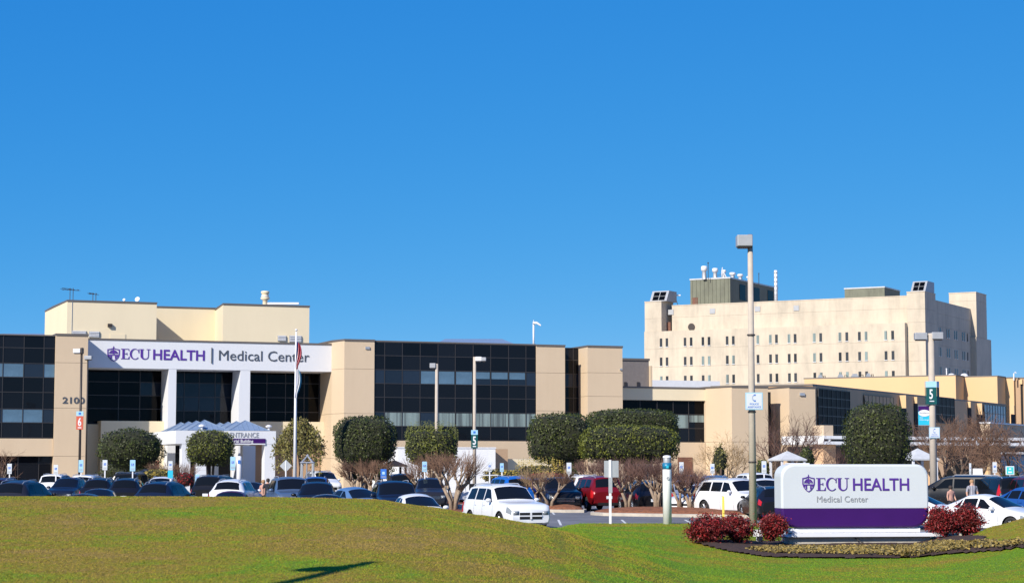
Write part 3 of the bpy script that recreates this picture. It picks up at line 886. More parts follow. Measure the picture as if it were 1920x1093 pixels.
# sloped dark louvre boxes on top of the fins
def hood(x0, x1, y0, y1, z0, h):
    t = MB().prism_x([(y0,z0),(y1,z0),(y1,z0+h),(y0+(y1-y0)*.28,z0+h)], x0, x1).obj('louvre_hood', M['lampgrey'], tower)
    n = Vector((0, -(h), (y1-y0)*.28)).normalized()
    for i in range(2):
        for j in range(2):
            a = x0 + (x1-x0)*(.14+.38*i); b = a + (x1-x0)*.34
            f0, f1 = .1+.42*j, .46+.42*j
            ya, yb = y0+(y1-y0)*.28*f0, y0+(y1-y0)*.28*f1
            za, zb = z0+h*f0, z0+h*f1
            m = MB(); o = n*.04; q_ = n*.02
            m.add([(a,ya+o.y,za+o.z),(b,ya+o.y,za+o.z),(b,yb+o.y,zb+o.z),(a,yb+o.y,zb+o.z),(a,ya-.1,za),(b,ya-.1,za),(b,yb-.1+.15,zb-.1),(a,yb+.05,zb-.1)],
                  [(0,1,2,3),(4,7,6,5),(0,4,5,1),(1,5,6,2),(2,6,7,3),(3,7,4,0)])
            m.obj('panel', M['pane2'], t)
hood(XL+.9, xq+.9, .8, 6, TZ(1220,566.5,.3)+.18, 2.2)
hood(fx0+.6, fx1-.05, 2.0, 8, TZ(1715,548,1.5)+.18, 2.1)
# olive plant room on the tower roof, with its stacks
PX0, PX1 = TX(1295, 9), TX(1370, 9)
zpt = TZ(1330, 524, 9)
MB().prism_z([(PX0,9),(PX1,9),(PX1,36),(PX0,36)], T_hi-.2, zpt).obj('plant_room', M['olive'], tower)
MB().prism_z([(PX0-.1,8.9),(PX1+.1,8.9),(PX1+.1,36.1),(PX0-.1,36.1)], zpt+.01, zpt+.3).obj('roof_edge', M['galv'], tower)
for k in range(10):
    xx = PX0 + (PX1-PX0)*(k+.5)/10
    piece(tower, 'cladding_rib', M['olive'], xx-.06, xx+.06, 8.9, 8.995, T_hi+.2, zpt-.1)
MB().box(TX(1298,9), TX(1309,9), 8.9, 8.99, T_hi+.2, TZ(1303,558,9)).obj('door', M['brick'], tower)
for a in (14, 22, 30):
    MB().box(PX1+.01, PX1+.08, a, a+3.2, zpt-4, zpt-.8).obj('vent_grille', M['pane2'], tower)
PX2, PX3 = TX(1585, 14), TX(1660, 14)
zq = TZ(1620, 541, 14)
MB().prism_z([(PX2,14),(PX3,14),(PX3,24),(PX2,24)], T_hi-.2, zq).obj('lift_room', M['olive'], tower)
MB().prism_z([(PX2-.1,13.9),(PX3+.1,13.9),(PX3+.1,24.1),(PX2-.1,24.1)], zq+.01, zq+.25).obj('roof_edge', M['galv'], tower)

def stack(px, pyb, pyt, Y, r, label, cat='exhaust fan'):
    b = W(px, pyb, Y); h = W(px, pyt, Y).z - b.z
    t = thing('exhaust_fan', label, cat, b, 0, 'fans on the tower plant room')
    MB().lathe([(r*.5,0),(r*.5,h*.62),(r,h*.66),(r,h*.92),(r*.8,h),(0,h)], 14).obj('housing', M['wmetal'], t, True)
    m = MB()
    for k in range(4):
        a = k*math.pi/2+.4
        m.path([(r*.75*math.cos(a), r*.75*math.sin(a), 0),(r*.55*math.cos(a), r*.55*math.sin(a), h*.66)], .07, 4)
    m.obj('strut', M['galv'], t)
stack(1320.5, 524, 499, 409, .65, 'tallest white exhaust fan at the left of the tower plant room')
stack(1341, 523, 503, 409, .62, 'second white exhaust fan from the left on the plant room')
stack(1357, 522, 506, 412, .5, 'small white exhaust fan beside the lattice aerial')
stack(1373.5, 524, 511, 412, .65, 'white exhaust fan at the front right corner of the plant room')
stack(1388, 526, 514, 416, .62, 'fourth large white exhaust fan above the shaded cladding')
stack(1405, 528, 518, 424, .62, 'white exhaust fan partly behind the tall lamp post')
s = thing('steel_chimney', 'slim banded steel chimney right of the tall lamp post on the tower roof', 'chimney', W(1455, 566, 400))
hh = W(1455, 507, 400).z - W(1455, 566, 400).z
MB().path([(0,0,0),(0,0,hh)], .32, 12).obj('flue', M['wmetal'], s, True)
for k in range(7): MB().lathe([(.33,0),(.39,0),(.39,.22),(.33,.22)], 12, (0,0,hh*(k+.5)/7.2)).obj('band', M['galv'], s)
s = thing('lattice_aerial', 'white leaning aerial mast among the tower exhaust fans', 'antenna', W(1352, 524, 410))
MB().path([(0,0,0),(.3,0,2.5)], .09, 5).path([(1.3,0,0),(.3,0,2.0)], .09, 5).path([(-.6,0,.8),(.6,0,1.4)], .07, 5).obj('mast', M['wmetal'], s)
s = thing('roof_pole_aerial', 'thin dark pole aerial beside the tallest exhaust fan', 'antenna', W(1328, 524, 408))
MB().path([(0,0,0),(0,0,3.4)], .07, 5).path([(-.15,0,3.4),(.15,0,3.4)], .12, 5).obj('mast', M['postdark'], s)
s = thing('roof_pole_aerial', 'thin dark pole aerial right of the tall lamp post on the plant room', 'antenna', W(1423, 534, 420))
MB().path([(0,0,0),(0,0,2.4)], .07, 5).path([(-.12,0,2.4),(.12,0,2.4)], .1, 5).obj('mast', M['postdark'], s)
s = thing('roof_dish', 'flat white dish on legs beside the left louvre hood of the tower', 'satellite dish', W(1266, 572, 410))
MB().path([(-.6,0,-.2),(0,0,1.9)], .07, 5).path([(.6,0,-.2),(0,0,1.9)], .07, 5).obj('mount', M['galv'], s)
MB().box(-1.1, 1.1, -.3, .3, 1.9, 2.15).obj('dish', M['wmetal'], s)
s = thing('rooftop_lamp', 'white floodlight pole standing up behind the main roof', 'lamp post', W(1000.5, 660, 240))
zz = W(1000.5, 606, 240).z - W(1000.5, 660, 240).z
MB().path([(0,0,0),(0,0,zz)], .11, 8).path([(0,0,zz),(0,0,zz+.4)], .03, 4).obj('pole', M['wmetal'], s, True)
MB().prism_y([(-.1,zz-.08),(.35,zz-.08),(.85,zz-.35),(.9,zz-.2),(.4,zz+.18),(-.1,zz+.18)], -.25, .25).obj('lamp_head', M['wmetal'], s)

# ------------------------------------------------------------------ tan building between the tower and the right wing
C_ = Frame(W(1792, 720, 288).x, 288, -28.5)
mid = thing('tan_stepped_building', 'tan windowless stepped building below the tower at right', 'building', (C_.ox, C_.oy, 0), C_.a)
cx = lambda px, d=0.0: C_.x(px, d, 720)
zt = C_.z(1780, 704.5)
mass(mid, M['tan'], [(cx(1508),0),(cx(1792),0),(cx(1792),4.3),(cx(1508),4.3)], [0, zt-4.2, zt])
D2 = 4.35
mass(mid, M['tan'], [(cx(1508),D2),(cx(1871,D2),),(0,0)] if False else [(cx(1560,D2),D2),(cx(1870,D2),D2),(cx(1870,D2),D2+4.5),(cx(1560,D2),D2+4.5)], [0, C_.z(1840,706.5,D2)-4.5, C_.z(1840,706.5,D2)])
D3 = 8.9
mass(mid, M['tan'], [(cx(1700,D3),D3),(cx(1901,D3),D3),(cx(1901,D3),D3+12),(cx(1700,D3),D3+12)], [0, C_.z(1890,709,D3)])
mass(mid, M['brown'], [(cx(1902,D3),D3+.6),(cx(1960,D3),D3+.6),(cx(1960,D3),D3+12),(cx(1902,D3),D3+12)], [0, C_.z(1915,709,D3)])  # shaded end of the tan block, its shade put into the darker brown
MB().box(cx(1911,D3), cx(1916,D3), D3+.2, D3+.55, C_.z(1912,720,D3), C_.z(1912,711,D3)).obj('bracket', M['tan'], mid)
MB().box(cx(1912,D3), cx(1915.5,D3), D3+.4, D3+.58, 0, C_.z(1912,720,D3)-.01).obj('window_slot', M['inner'], mid)
for i, (p, q, w) in enumerate(((1538,712,3),(1576,711,4),(1603,710,5),(1628,709,3))):
    t = thing('roof_condenser', ['small roof fan unit at the left of the tan roof','grey twin roof unit on the tan roof','pipe-wrapped roof unit in the middle of the tan roof','thin flue beside the pipe-wrapped roof unit'][i], 'roof unit', W(p, q, 304))
    MB().box(-.1*w, .1*w, -.3, .3, 0, .5).box(-.07*w, .07*w, -.2, .2, .5, .75).obj('unit', M['galv'], t)
    MB().path([(.16*w,0,0),(.16*w,0,.6),(.25*w,0,.6),(.25*w,0,0)], .07, 6).obj('pipe', M['postdark'], t)
for i, p in enumerate((1784, 1808)):
    t = thing('roof_dome_light', ['small domed skylight left of centre on the tan roof', 'wider domed skylight on the tan roof corner'][i], 'skylight', W(p, 705.5, 294))
    MB().lathe([(.6,-.3),(.6,.1),(.45,.3),(.2,.42),(0,.45)], 12).obj('dome', M['wmetal'], t, True)
t = thing('roof_vent_pipe', 'thin white vent pipe rising from the tan roof before the shaded tower side', 'pipe', W(1775, 706, 294))
MB().path([(0,0,-.3),(0,0,1.15)], .09, 8).lathe([(.14,1.1),(.14,1.2),(0,1.25)], 8).obj('pipe', M['wmetal'], t)
t = thing('roof_vent_pipe', 'small bent vent at the far right roof edge against the sky', 'pipe', W(1901, 709, 292))
MB().path([(0,0,-.3),(0,0,.7),(.2,0,.9),(.35,0,.75)], .1, 8).obj('pipe', M['wmetal'], t)

# ------------------------------------------------------------------ shaded right wing
Dw = Frame(W(1533, 760, 208.5).x, 208.5, 61.5)
wing = thing('shaded_side_wing', 'brown shaded wing with tall windows and hanging beige fins receding to the right', 'building', (Dw.ox, Dw.oy, 0), Dw.a)
DX = lambda px, d=0.0: Dw.x(px, d, 770)
DZ = lambda px, py, d=0.0: Dw.z(px, py, d)
zw = DZ(1640, 733.5)
L = DX(1893)
mass(wing, M['wingwall'], [(0,.5),(L,.5),(L,12),(0,12)], [0, DZ(1640,822), zw])
def fin(pa, pb, py0, py1):
    a = DX(pa, .5); w = (pb-pa)/14.5
    MB().box(a, a+.35, .49-w, .49, DZ(pa, py1, .5), DZ(pa, py0, .5)).obj('hanging_fin', M['tan'], wing)
    MB().box(a+.01, DX(pb, .5), .40, .495, 0, DZ(pa, py1, .5)-.02).obj('window_slot', M['inner'], wing)
fin(1686, 1698, 741, 765); fin(1713, 1719.5, 744, 756); fin(1814, 1820, 752.5, 764); fin(1831, 1841.5, 756, 777); fin(1895, 1902, 760, 776)
def wingwin(pa, pb, py0, py1, n, rows_, mat, mat2=None):
    xs_ = [DX(pa, .3) + (DX(pb, .3)-DX(pa, .3))*k/n for k in range(n+1)]
    z0, z1 = DZ(pa, py1, .3), DZ(pa, py0, .3)
    zs_ = [z0 + (z1-z0)*k/rows_ for k in range(rows_+1)]
    curtain(wing, xs_, zs_, .3, lambda i, j: (mat2 if (mat2 and (i*7+j*3) % 5 == 0) else mat))
wingwin(1535, 1594, 728, 812, 7, 5, M['pane3'])
wingwin(1752, 1790, 743, 792, 5, 3, M['pane3'])
wingwin(1622, 1676, 740, 800, 8, 3, M['wingwall'], M['tan'])
wingwin(1846, 1886, 758, 790, 8, 2, M['paneb'])
# brick-coloured rough wall above the drop-off and pillars below the canopy
MB().box(DX(1838,-14), DX(1925,-14), -15, -14, 3.9, DZ(1850,795,-14)).obj('parapet', M['beige'], wing)
MB().box(DX(1838,-14)-.1, DX(1925,-14), -15.1, -13.9, DZ(1850,795,-14)+.01, DZ(1850,795,-14)+.18).obj('parapet_coping', M['wmetal'], wing)

# ------------------------------------------------------------------ canopy over the drop-off
E = Frame(W(1545, 820, 187).x, 187, 31.0)
can = thing('drop_off_canopy', 'long flat white canopy on brown pillars before the shaded wing', 'canopy', (E.ox, E.oy, 0), E.a)
z1c, z0c = E.z(1546, 816.5), E.z(1546, 829.5)
LC = E.x(1990, 0, 825)
MB().box(0, LC, 0, 6.2, z1c-.30, z1c).obj('top_beam', M['canopyw'], can)
MB().box(0, LC, 0.01, 6.2, z0c-.16, z0c+.12).obj('bottom_beam', M['canopyw'], can)
MB().box(-.05, -.002, -.01, 6.25, z0c-.1, z1c+.01).obj('fascia_panel', M['canopyw'], can)
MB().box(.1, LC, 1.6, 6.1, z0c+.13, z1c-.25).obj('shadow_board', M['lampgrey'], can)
for p in (1557, 1600, 1640, 1680, 1739, 1774, 1831, 1863, 1893, 1918):
    piece(can, 'strut', M['canopyw'], E.x(p,0,825)-.1, E.x(p,0,825)+.1, .05, .4, z0c+.13, z1c-.25)
MB().box(E.x(1562,1,800)-1.15, E.x(1562,1,800), 1.0, 2.6, z1c+.01, E.z(1545,797,1)).obj('chimney_block', M['beige'], can)
for p in (1556, 1763, 1864):
    a = E.x(p-12, .8, 850); b = E.x(p+11, .8, 850)
    MB().box(a, b, .8, 2.4, 0, z0c-.11).obj('pillar', M['wingwall'], can)
MB().box(E.x(1851,.6,850), E.x(1855,.6,850), .5, .78, 0, z0c-.11).obj('pillar', M['tan'], can)
# glazed lobby under the canopy
MB().box(E.x(1560,9,850), E.x(1990,9,850), 9.0, 16, 0, z0c-.2).obj('lobby_wall', M['inner'], can)
for a, b in ((1876,1890),(1893,1906),(1908,1922)):
    piece(can, 'lobby_pane', M['turqg'] if 'turqg' in M else M['paneb'], E.x(a,8.7,870), E.x(b,8.7,870), 8.6, 8.7, .3, 3.6)
MB().box(E.x(1872,8.5,870), E.x(1990,8.5,870), 8.45, 8.75, 3.65, 3.85).obj('lobby_beam', M['canopyw'], can)

# ------------------------------------------------------------------ entrance porch with pyramid roofs
F_ = Frame(W(341, 850, 172).x, 172, 20.7)
por = thing('entrance_porch', 'white square entrance porch with blue pyramid roofs and a purple banner strip', 'porch', (F_.ox, F_.oy, 0), F_.a)
fx = lambda px, d=0.0: F_.x(px, d, 850)
zt_, zb_ = F_.z(450, 807.5), F_.z(450, 832)
X0, X1 = fx(329), fx(517)
PDp = 13.4
MB().box(X0, X1, 0, .9, zb_, zt_).obj('front_beam', M['white'], por)
MB().box(X0, X1, PDp, PDp+.9, zb_, zt_).obj('back_beam', M['white'], por)
MB().box(X0, X0+.9, .91, PDp-.01, zb_, zt_).obj('side_beam', M['white'], por)
MB().box(X1-.9, X1, .91, PDp-.01, zb_, zt_).obj('side_beam', M['white'], por)
MB().box(X0+.91, X1-.91, .91, PDp-.01, zt_-.5, zt_-.3).obj('ceiling', M['white'], por)
for a, b, d in ((341,357,0.02),(369,388.5,0.02),(496,516,0.02),(455,479,PDp-.5),(400,410,PDp-.5)):
    MB().box(fx(a,d), fx(b,d), d, d+1.0, 0, zb_-.003).obj('pillar', M['white'], por)
pw = (fx(507)-fx(352))/2
for i in range(2):
    for j in range(4):
        a = fx(352)+pw*i; y0 = .3 + j*3.45; h = .95
        m = MB()
        m.add([(a+.02,y0,zt_+.03),(a+pw-.02,y0,zt_+.03),(a+pw-.02,y0+3.4,zt_+.03),(a+.02,y0+3.4,zt_+.03),(a+pw/2,y0+1.7,zt_+h)],
              [(0,1,4),(1,2,4),(2,3,4),(3,0,4),(3,2,1,0)])
        rf = m.obj('pyramid_roof', M['bluegrey'], por)
        mm = MB(); ap = Vector((a+pw/2, y0+1.7, zt_+h+.01))
        for k in range(1, 8):
            t_ = k/8; bx = a+.02+(pw-.04)*t_; f = 1-abs(t_-.5)*2
            mm.path([(bx, y0, zt_+.05), (bx, y0+1.7*f, zt_+.05+(h-.03)*f)], .018, 3)
        mm.path([(a+.02,y0,zt_+.04), ap], .035, 4); mm.path([(a+pw-.02,y0,zt_+.04), ap], .035, 4)
        mm.obj('seam', M['bluegrey'], rf)
MB().box(fx(432), fx(497), -.09, -.005, F_.z(460,831), F_.z(460,822)).obj('banner_strip', M['purple'], por)
MB().box(fx(432), fx(497), -.10, -.004, F_.z(460,831)-.09, F_.z(460,831)-.003).obj('banner_edge', M['signw2'], por)
t = thing('porch_uplight', 'white mushroom lamp at the right end of the porch roof', 'lamp', F_.world(fx(506), .5, zt_))
MB().path([(0,0,0),(0,0,.35)], .1, 8).lathe([(.28,.35),(.28,.45),(.1,.55),(0,.56)], 12).obj('lamp_head', M['wmetal'], t)
MB().box(-.15,.15,-.15,.15,0,.05).obj('base', M['galv'], t)
t = thing('porch_uplight', 'white mushroom lamp above the round clipped tree on the porch roof', 'lamp', F_.world(fx(380), .5, zt_))
MB().path([(0,0,0),(0,0,.35)], .1, 8).lathe([(.28,.35),(.28,.45),(.1,.55),(0,.56)], 12).obj('lamp_head', M['wmetal'], t)
MB().box(-.15,.15,-.15,.15,0,.05).obj('base', M['galv'], t)

# white service enclosure below the big glass front
S = Frame(W(960, 850, 183).x, 183, 20.7)
enc = thing('white_service_enclosure', 'low white rendered enclosure at the foot of the big glass front', 'building', (S.ox, S.oy, 0), S.a)
sx_ = lambda p, d=0: S.x(p, d, 860)
MB().box(sx_(746), sx_(929), 0, 9, 0, S.z(890,840.5)).obj('wall', M['renderw'], enc)
MB().box(sx_(746)-.05, sx_(929)+.05, -.05, 9.05, S.z(890,840.5)+.002, S.z(890,840.5)+.12).obj('coping', M['wmetal'], enc)
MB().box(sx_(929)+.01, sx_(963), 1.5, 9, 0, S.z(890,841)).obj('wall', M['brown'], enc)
# beige sloping lean-to and low wall next to it
MB().box(sx_(963)+.02, sx_(1060), 3.5, 9, 0, S.z(1000,860)).obj('low_wall', M['cream'], enc)
# ================================================================== LETTERING
def text_mesh(body, w, h, depth=0.03, bold=0.0, name='lettering', cap=0.0):
    """flat letters standing in the xz plane, lower left corner at the origin, w wide and (capital height) h tall"""
    cu = bpy.data.curves.new(name, 'FONT'); cu.body = body; cu.size = 1; cu.offset = bold; cu.resolution_u = 3
    o = bpy.data.objects.new(name, cu); COL.objects.link(o)
    dg = bpy.context.evaluated_depsgraph_get(); ev = o.evaluated_get(dg)
    me = bpy.data.meshes.new_from_object(ev)
    co = np.array([v.co[:] for v in me.vertices]); faces = [tuple(p.vertices) for p in me.polygons]
    bpy.data.objects.remove(o); bpy.data.curves.remove(cu); bpy.data.meshes.remove(me)
    x0, x1 = co[:,0].min(), co[:,0].max()
    y0 = 0.0; y1 = cap or co[:,1].max()
    sx, sz = w/(x1-x0), h/(y1-y0)
    vs = [((c[0]-x0)*sx, 0.0, c[1]*sz) for c in co]
    n = len(vs)
    m = MB()
    m.add(vs, faces)
    # side walls from boundary edges
    from collections import Counter
    ec = Counter()
    for f in faces:
        for a, b in zip(f, f[1:]+f[:1]): ec[tuple(sorted((a,b)))] += 1
    side = []
    for f in faces:
        for a, b in zip(f, f[1:]+f[:1]):
            if ec[tuple(sorted((a,b)))] == 1: side.append((b, a, a+n, b+n))
    m.v += [(v[0], v[1]+depth, v[2]) for v in vs]
    m.f += side; m.m += [0]*len(side)
    return m
def put_text(body, parent, mat, x0, x1, z0, z1, y, bold=0.0, depth=0.03, name='lettering', cap=0.0):
    """small print stays one mesh; large lettering gets one object per letter"""
    m = text_mesh(body, x1-x0, z1-z0, depth, bold, name, cap)
    if (x1-x0) < 1.6: return m.obj(name, mat, parent, False, (x0, y-depth, z0))
    n = len(m.v); up = list(range(n))
    def find(a):
        while up[a] != a: up[a] = up[up[a]]; a = up[a]
        return a
    for f in m.f:
        for q in f[1:]: up[find(q)] = find(f[0])
    ext = {}
    for k in range(n):
        r = find(k); x = m.v[k][0]; e = ext.setdefault(r, [x, x]); e[0] = min(e[0], x); e[1] = max(e[1], x)
    groups = []
    for r, (a, b) in sorted(ext.items(), key=lambda t: t[1]):
        for gp in groups:
            if min(b, gp[1])-max(a, gp[0]) > .5*min(b-a, gp[1]-gp[0]): gp[2].add(r); gp[0] = min(a, gp[0]); gp[1] = max(b, gp[1]); break
        else: groups.append([a, b, {r}])
    for a, b, rs in groups:
        q = MB(); mp = {}
        for f in m.f:
            if find(f[0]) in rs:
                g_ = []
                for k in f:
                    if k not in mp: mp[k] = len(q.v); q.v.append((m.v[k][0]-a, m.v[k][1], m.v[k][2]))
                    g_.append(mp[k])
                q.f.append(tuple(g_)); q.m.append(0)
        q.obj('letter', mat, parent, False, (x0+a, y-depth, z0))

def serif_ecu(parent, mat, x0, x1, z0, z1, y, t=0.03):
    """E, C and U with serifs and thick/thin strokes"""
    H = z1-z0; Wd = x1-x0
    def at(m, ox, w):
        m.v = [(x0+Wd*(ox+w*vx), vy, z0+H*vz) for vx, vy, vz in m.v]
        m.obj('letter', mat, parent, False, (0, y-t, 0))
    def bx(m, a, b, c, d): m.box(a, b, 0, t, c, d)
    # E
    m = MB(); bx(m, .16, .40, .04, .96); bx(m, .0, .9, .955, 1.0); bx(m, .0, .95, 0.0, .045)
    bx(m, .4, .68, .485, .525); m.prism_y([(.82,.955),(.9,.955),(.9,.78)][::-1], 0, t); m.prism_y([(.80,.045),(.95,.28),(.95,.045)][::-1], 0, t)
    m.prism_y([(.64,.40),(.70,.40),(.70,.62),(.64,.62)], 0, t)
    at(m, 0.0, .30)
    # C
    m = MB(); n = 28
    out, inn = [], []
    for k in range(n+1):
        a = R(42 + 276*k/n)
        out.append((.5+.5*math.cos(a), .5+.53*math.sin(a)))
        inn.append((.56+.36*math.cos(a)-.02, .5+.47*math.sin(a)))
    for k in range(n):
        q = [out[k], out[k+1], inn[k+1], inn[k]]
        m.prism_y(q, 0, t)
    m.prism_y([(.86,.62),(.93,.62),(.93,1.0),(.88,1.0)], 0, t)
    at(m, .30, .34)
    # U
    m = MB(); bx(m, .0, .38, .955, 1.0); bx(m, .64, 1.0, .955, 1.0); bx(m, .08, .29, .32, .955); bx(m, .79, .85, .32, .955)
    for k in range(14):
        a0, a1 = R(180+180*k/14), R(180+180*(k+1)/14)
        m.prism_y([(.465+.385*math.cos(a0), .33+.35*math.sin(a0)), (.465+.385*math.cos(a1), .33+.35*math.sin(a1)),
                   (.54+.25*math.cos(a1), .33+.27*math.sin(a1)), (.54+.25*math.cos(a0), .33+.27*math.sin(a0))], 0, t)
    at(m, .64, .36)

def shield(parent, mat, x0, x1, z0, z1, y, t=0.03):
    """outlined shield with a domed cupola and columns"""
    w, h = x1-x0, z1-z0
    def P(u, v): return (x0+w*u, z0+h*v)
    outl = [(.0,.80),(.0,.45),(.10,.26),(.28,.10),(.5,.0),(.72,.10),(.90,.26),(1,.45),(1,.80),(.75,.83),(.5,.90),(.25,.83)]
    inn = [(.5+(u-.5)*.86, .44+(v-.44)*.88) for u, v in outl]
    m = MB(); n = len(outl)
    for k in range(n):
        a, b = k, (k+1) % n
        m.prism_y([P(*outl[a]), P(*outl[b]), P(*inn[b]), P(*inn[a])], 0, t)
    def pol(q): m.prism_y([P(*p) for p in q], 0, t)
    pol([(.48,1.0),(.46,.86),(.54,.86),(.52,1.0)]); pol([(.40,.50),(.60,.50),(.57,.72),(.5,.84),(.43,.72)])
    pol([(.14,.52),(.22,.52),(.30,.66),(.38,.74),(.28,.70),(.18,.62)]); pol([(.78,.52),(.86,.52),(.82,.62),(.72,.70),(.62,.74),(.70,.66)])
    pol([(.27,.52),(.34,.52),(.40,.76),(.33,.68)]); pol([(.66,.52),(.73,.52),(.67,.68),(.60,.76)])
    pol([(.06,.40),(.94,.40),(.94,.45),(.06,.45)])
    for c in (.16, .32, .68, .84):
        b = .10 if c in (.32,.68) else .22
        pol([(c-.05,b+.08),(c+.05,b+.08),(c+.05,.40),(c-.05,.40)])
    m.obj('emblem', mat, parent, False, (0, y-t, 0))

# band lettering on the portico
def brand(px): return X(px, D0, 665)
zb1, zb2 = Z(255, 673.2, D0), Z(255, 654.2, D0)
yb = D0 - 0.005
shield(main, M['purplet'], brand(201), brand(224), Z(212, 677.5, D0), Z(212, 649, D0), yb, .045)
serif_ecu(main, M['purplet'], brand(226.5), brand(281.5), zb1, zb2, yb, .045)
put_text('HEALTH', main, M['purplet'], brand(287), brand(383.5), zb1, zb2, yb, 0.014, .045)
MB().box(brand(396), brand(397.6), yb-.1, yb, Z(397, 681, D0), Z(397, 652, D0)).obj('divider_bar', M['greyt'], main)
put_text('Medical Center', main, M['greyt'], brand(410.5), brand(580), Z(470, 676.3, D0), Z(470, 657.3, D0), yb, 0.0, .045, cap=0.70)
put_text('2100', main, M['greyt'], X(117, -.25), X(158.5, -.25), Z(138, 756, -.25), Z(138, 744.5, -.25), -.255, 0.02, .04, cap=.70)
put_text('MAIN ENTRANCE', por, M['lgreyt'], fx(401), fx(484.5), F_.z(460, 819.5), F_.z(460, 810.5), -.005, 0.0, .04)
put_text('Memorial Building', por, M['signw2'], fx(419), fx(474), F_.z(455, 829.5), F_.z(455, 823.5), -.093, 0.01, .02, cap=.7)

# ================================================================== MONUMENT SIGN
Sg = Frame(W(1466, 1000, 69).x, 69, 8.0)
sign = thing('monument_sign', 'large rounded white and purple hospital entrance sign beside the tall lamp post', 'sign', (Sg.ox, Sg.oy, 0), Sg.a)
sx = lambda p, d=0, q=940: Sg.x(p, d, q)
szp = lambda q, p=1600, d=0: Sg.z(p, q, d)
SX1 = sx(1742); SZ0, SZ1 = szp(988.5), szp(870); SB = szp(952)
DP = 0.95
def rrect(x0, x1, z0, z1, rt, rb):
    q = []
    for cx_, cz_, r, a0 in ((x1-rb, z0+rb, rb, 270), (x1-rt, z1-rt, rt, 0), (x0+rt, z1-rt, rt, 90), (x0+rb, z0+rb, rb, 180)):
        for k in range(7):
            a = R(a0+90*k/6); q.append((cx_+r*math.cos(a), cz_+r*math.sin(a)))
    return q
full = rrect(0, SX1, SZ0, SZ1, .42, .55)
def clipz(q, z, above):
    out = []
    n = len(q)
    for i in range(n):
        a, b = q[i], q[(i+1) % n]
        ina, inb = (a[1] >= z) == above, (b[1] >= z) == above
        if ina: out.append(a)
        if ina != inb:
            t = (z-a[1])/(b[1]-a[1]); out.append((a[0]+t*(b[0]-a[0]), z))
    return out
def bodym(q, mat, name):
    """thick box whose front and back edges are rounded off"""
    m = MB(); cx_ = sum(p[0] for p in q)/len(q)
    prof = [(0.0,.10),(.03,.03),(.10,0.0)]
    layers = [(.0,.07),(.02,.03),(.07,0)]
    layers = layers + [(DP-a, b) for a, b in reversed(layers)]
    zc = (SZ0+SZ1)/2; xc = SX1/2
    n = len(q); vs = []
    for yy, ins in layers:
        for x, z in q:
            zz = z if abs(z-SB) < 1e-6 else z - math.copysign(ins, z-zc)
            vs.append((x - math.copysign(ins, x-xc), yy, zz))
    fs = [tuple(range(n)), tuple(reversed(range(len(vs)-n, len(vs))))]
    for l in range(len(layers)-1):
        for k in range(n):
            a, b = l*n+k, l*n+(k+1) % n
            fs.append((b, a, a+n, b+n))
    m.add(vs, fs); return m.obj(name, mat, sign)
bodym(clipz(full, SB, True), M['signw'], 'white_panel')
bodym(clipz(full, SB, False), M['purple'], 'purple_panel')
MB().box(.06, SX1-.06, -.004, DP+.004, SB-.008, SB+.008).obj('seam', M['lampgrey'], sign)
MB().box(.3, 1.1, .3, .6, SZ1+.001, SZ1+.04).obj('top_hatch', M['signw2'], sign)
zA, zB_, zC = szp(989.5), szp(998), szp(1005.5)
bevel(MB().box(sx(1480), sx(1727), .12, DP-.12, zB_, zA).obj('plinth_upper', M['signw2'], sign), .015)
bevel(MB().prism_y([(sx(1474),zC),(sx(1765),zC),(sx(1763),zB_-.01),(sx(1488),zB_-.005)], -.30, DP+.1).obj('plinth_ledge', M['signw2'], sign), .01)
MB().box(sx(1478), sx(1742), -.10, DP-.05, -.7, zC-.003).obj('concrete_foot', M['conc'], sign)
MB().path([(sx(1600),-.12,zC-.02),(sx(1604),-.2,zC-.12),(sx(1612),-.35,zC-.2)], .02, 5).obj('cable', M['black'], sign)
shield(sign, M['purplet'], sx(1504.5), sx(1527.5), szp(922), szp(889), -.004, .02)
serif_ecu(sign, M['purplet'], sx(1530.5), sx(1592), szp(919), szp(895.5), -.004, .02)
put_text('HEALTH', sign, M['purplet'], sx(1599.5), sx(1704.5), szp(918.8), szp(896), -.004, 0.008, .02)
put_text('Medical Center', sign, M['lgreyt'], sx(1531.5), sx(1627.5), szp(940.5), szp(929), -.004, 0.0, .015, cap=.70)

# ================================================================== FLOWER BED
def poly_contains(poly, x, y):
    c = False; n = len(poly); j = n-1
    for i in range(n):
        if (poly[i][1] > y) != (poly[j][1] > y) and x < (poly[j][0]-poly[i][0])*(y-poly[i][1])/(poly[j][1]-poly[i][1])+poly[i][0]: c = not c
        j = i
    return c
bed_px = [(1292,68.2),(1318,66.6),(1355,65.2),(1420,64.0),(1500,63.4),(1600,63.3),(1700,63.5),(1800,63.0),(1880,60.8),(1950,58.4),(1950,60.2),(1890,62.8),(1850,66.0),(1810,70.2),(1790,71.2),(1450,71.2),(1380,70.6),(1320,69.8)]
bed = [(XG(p, y), y) for p, y in bed_px]
m = MB(); cxb = sum(p[0] for p in bed)/len(bed); cyb = sum(p[1] for p in bed)/len(bed)
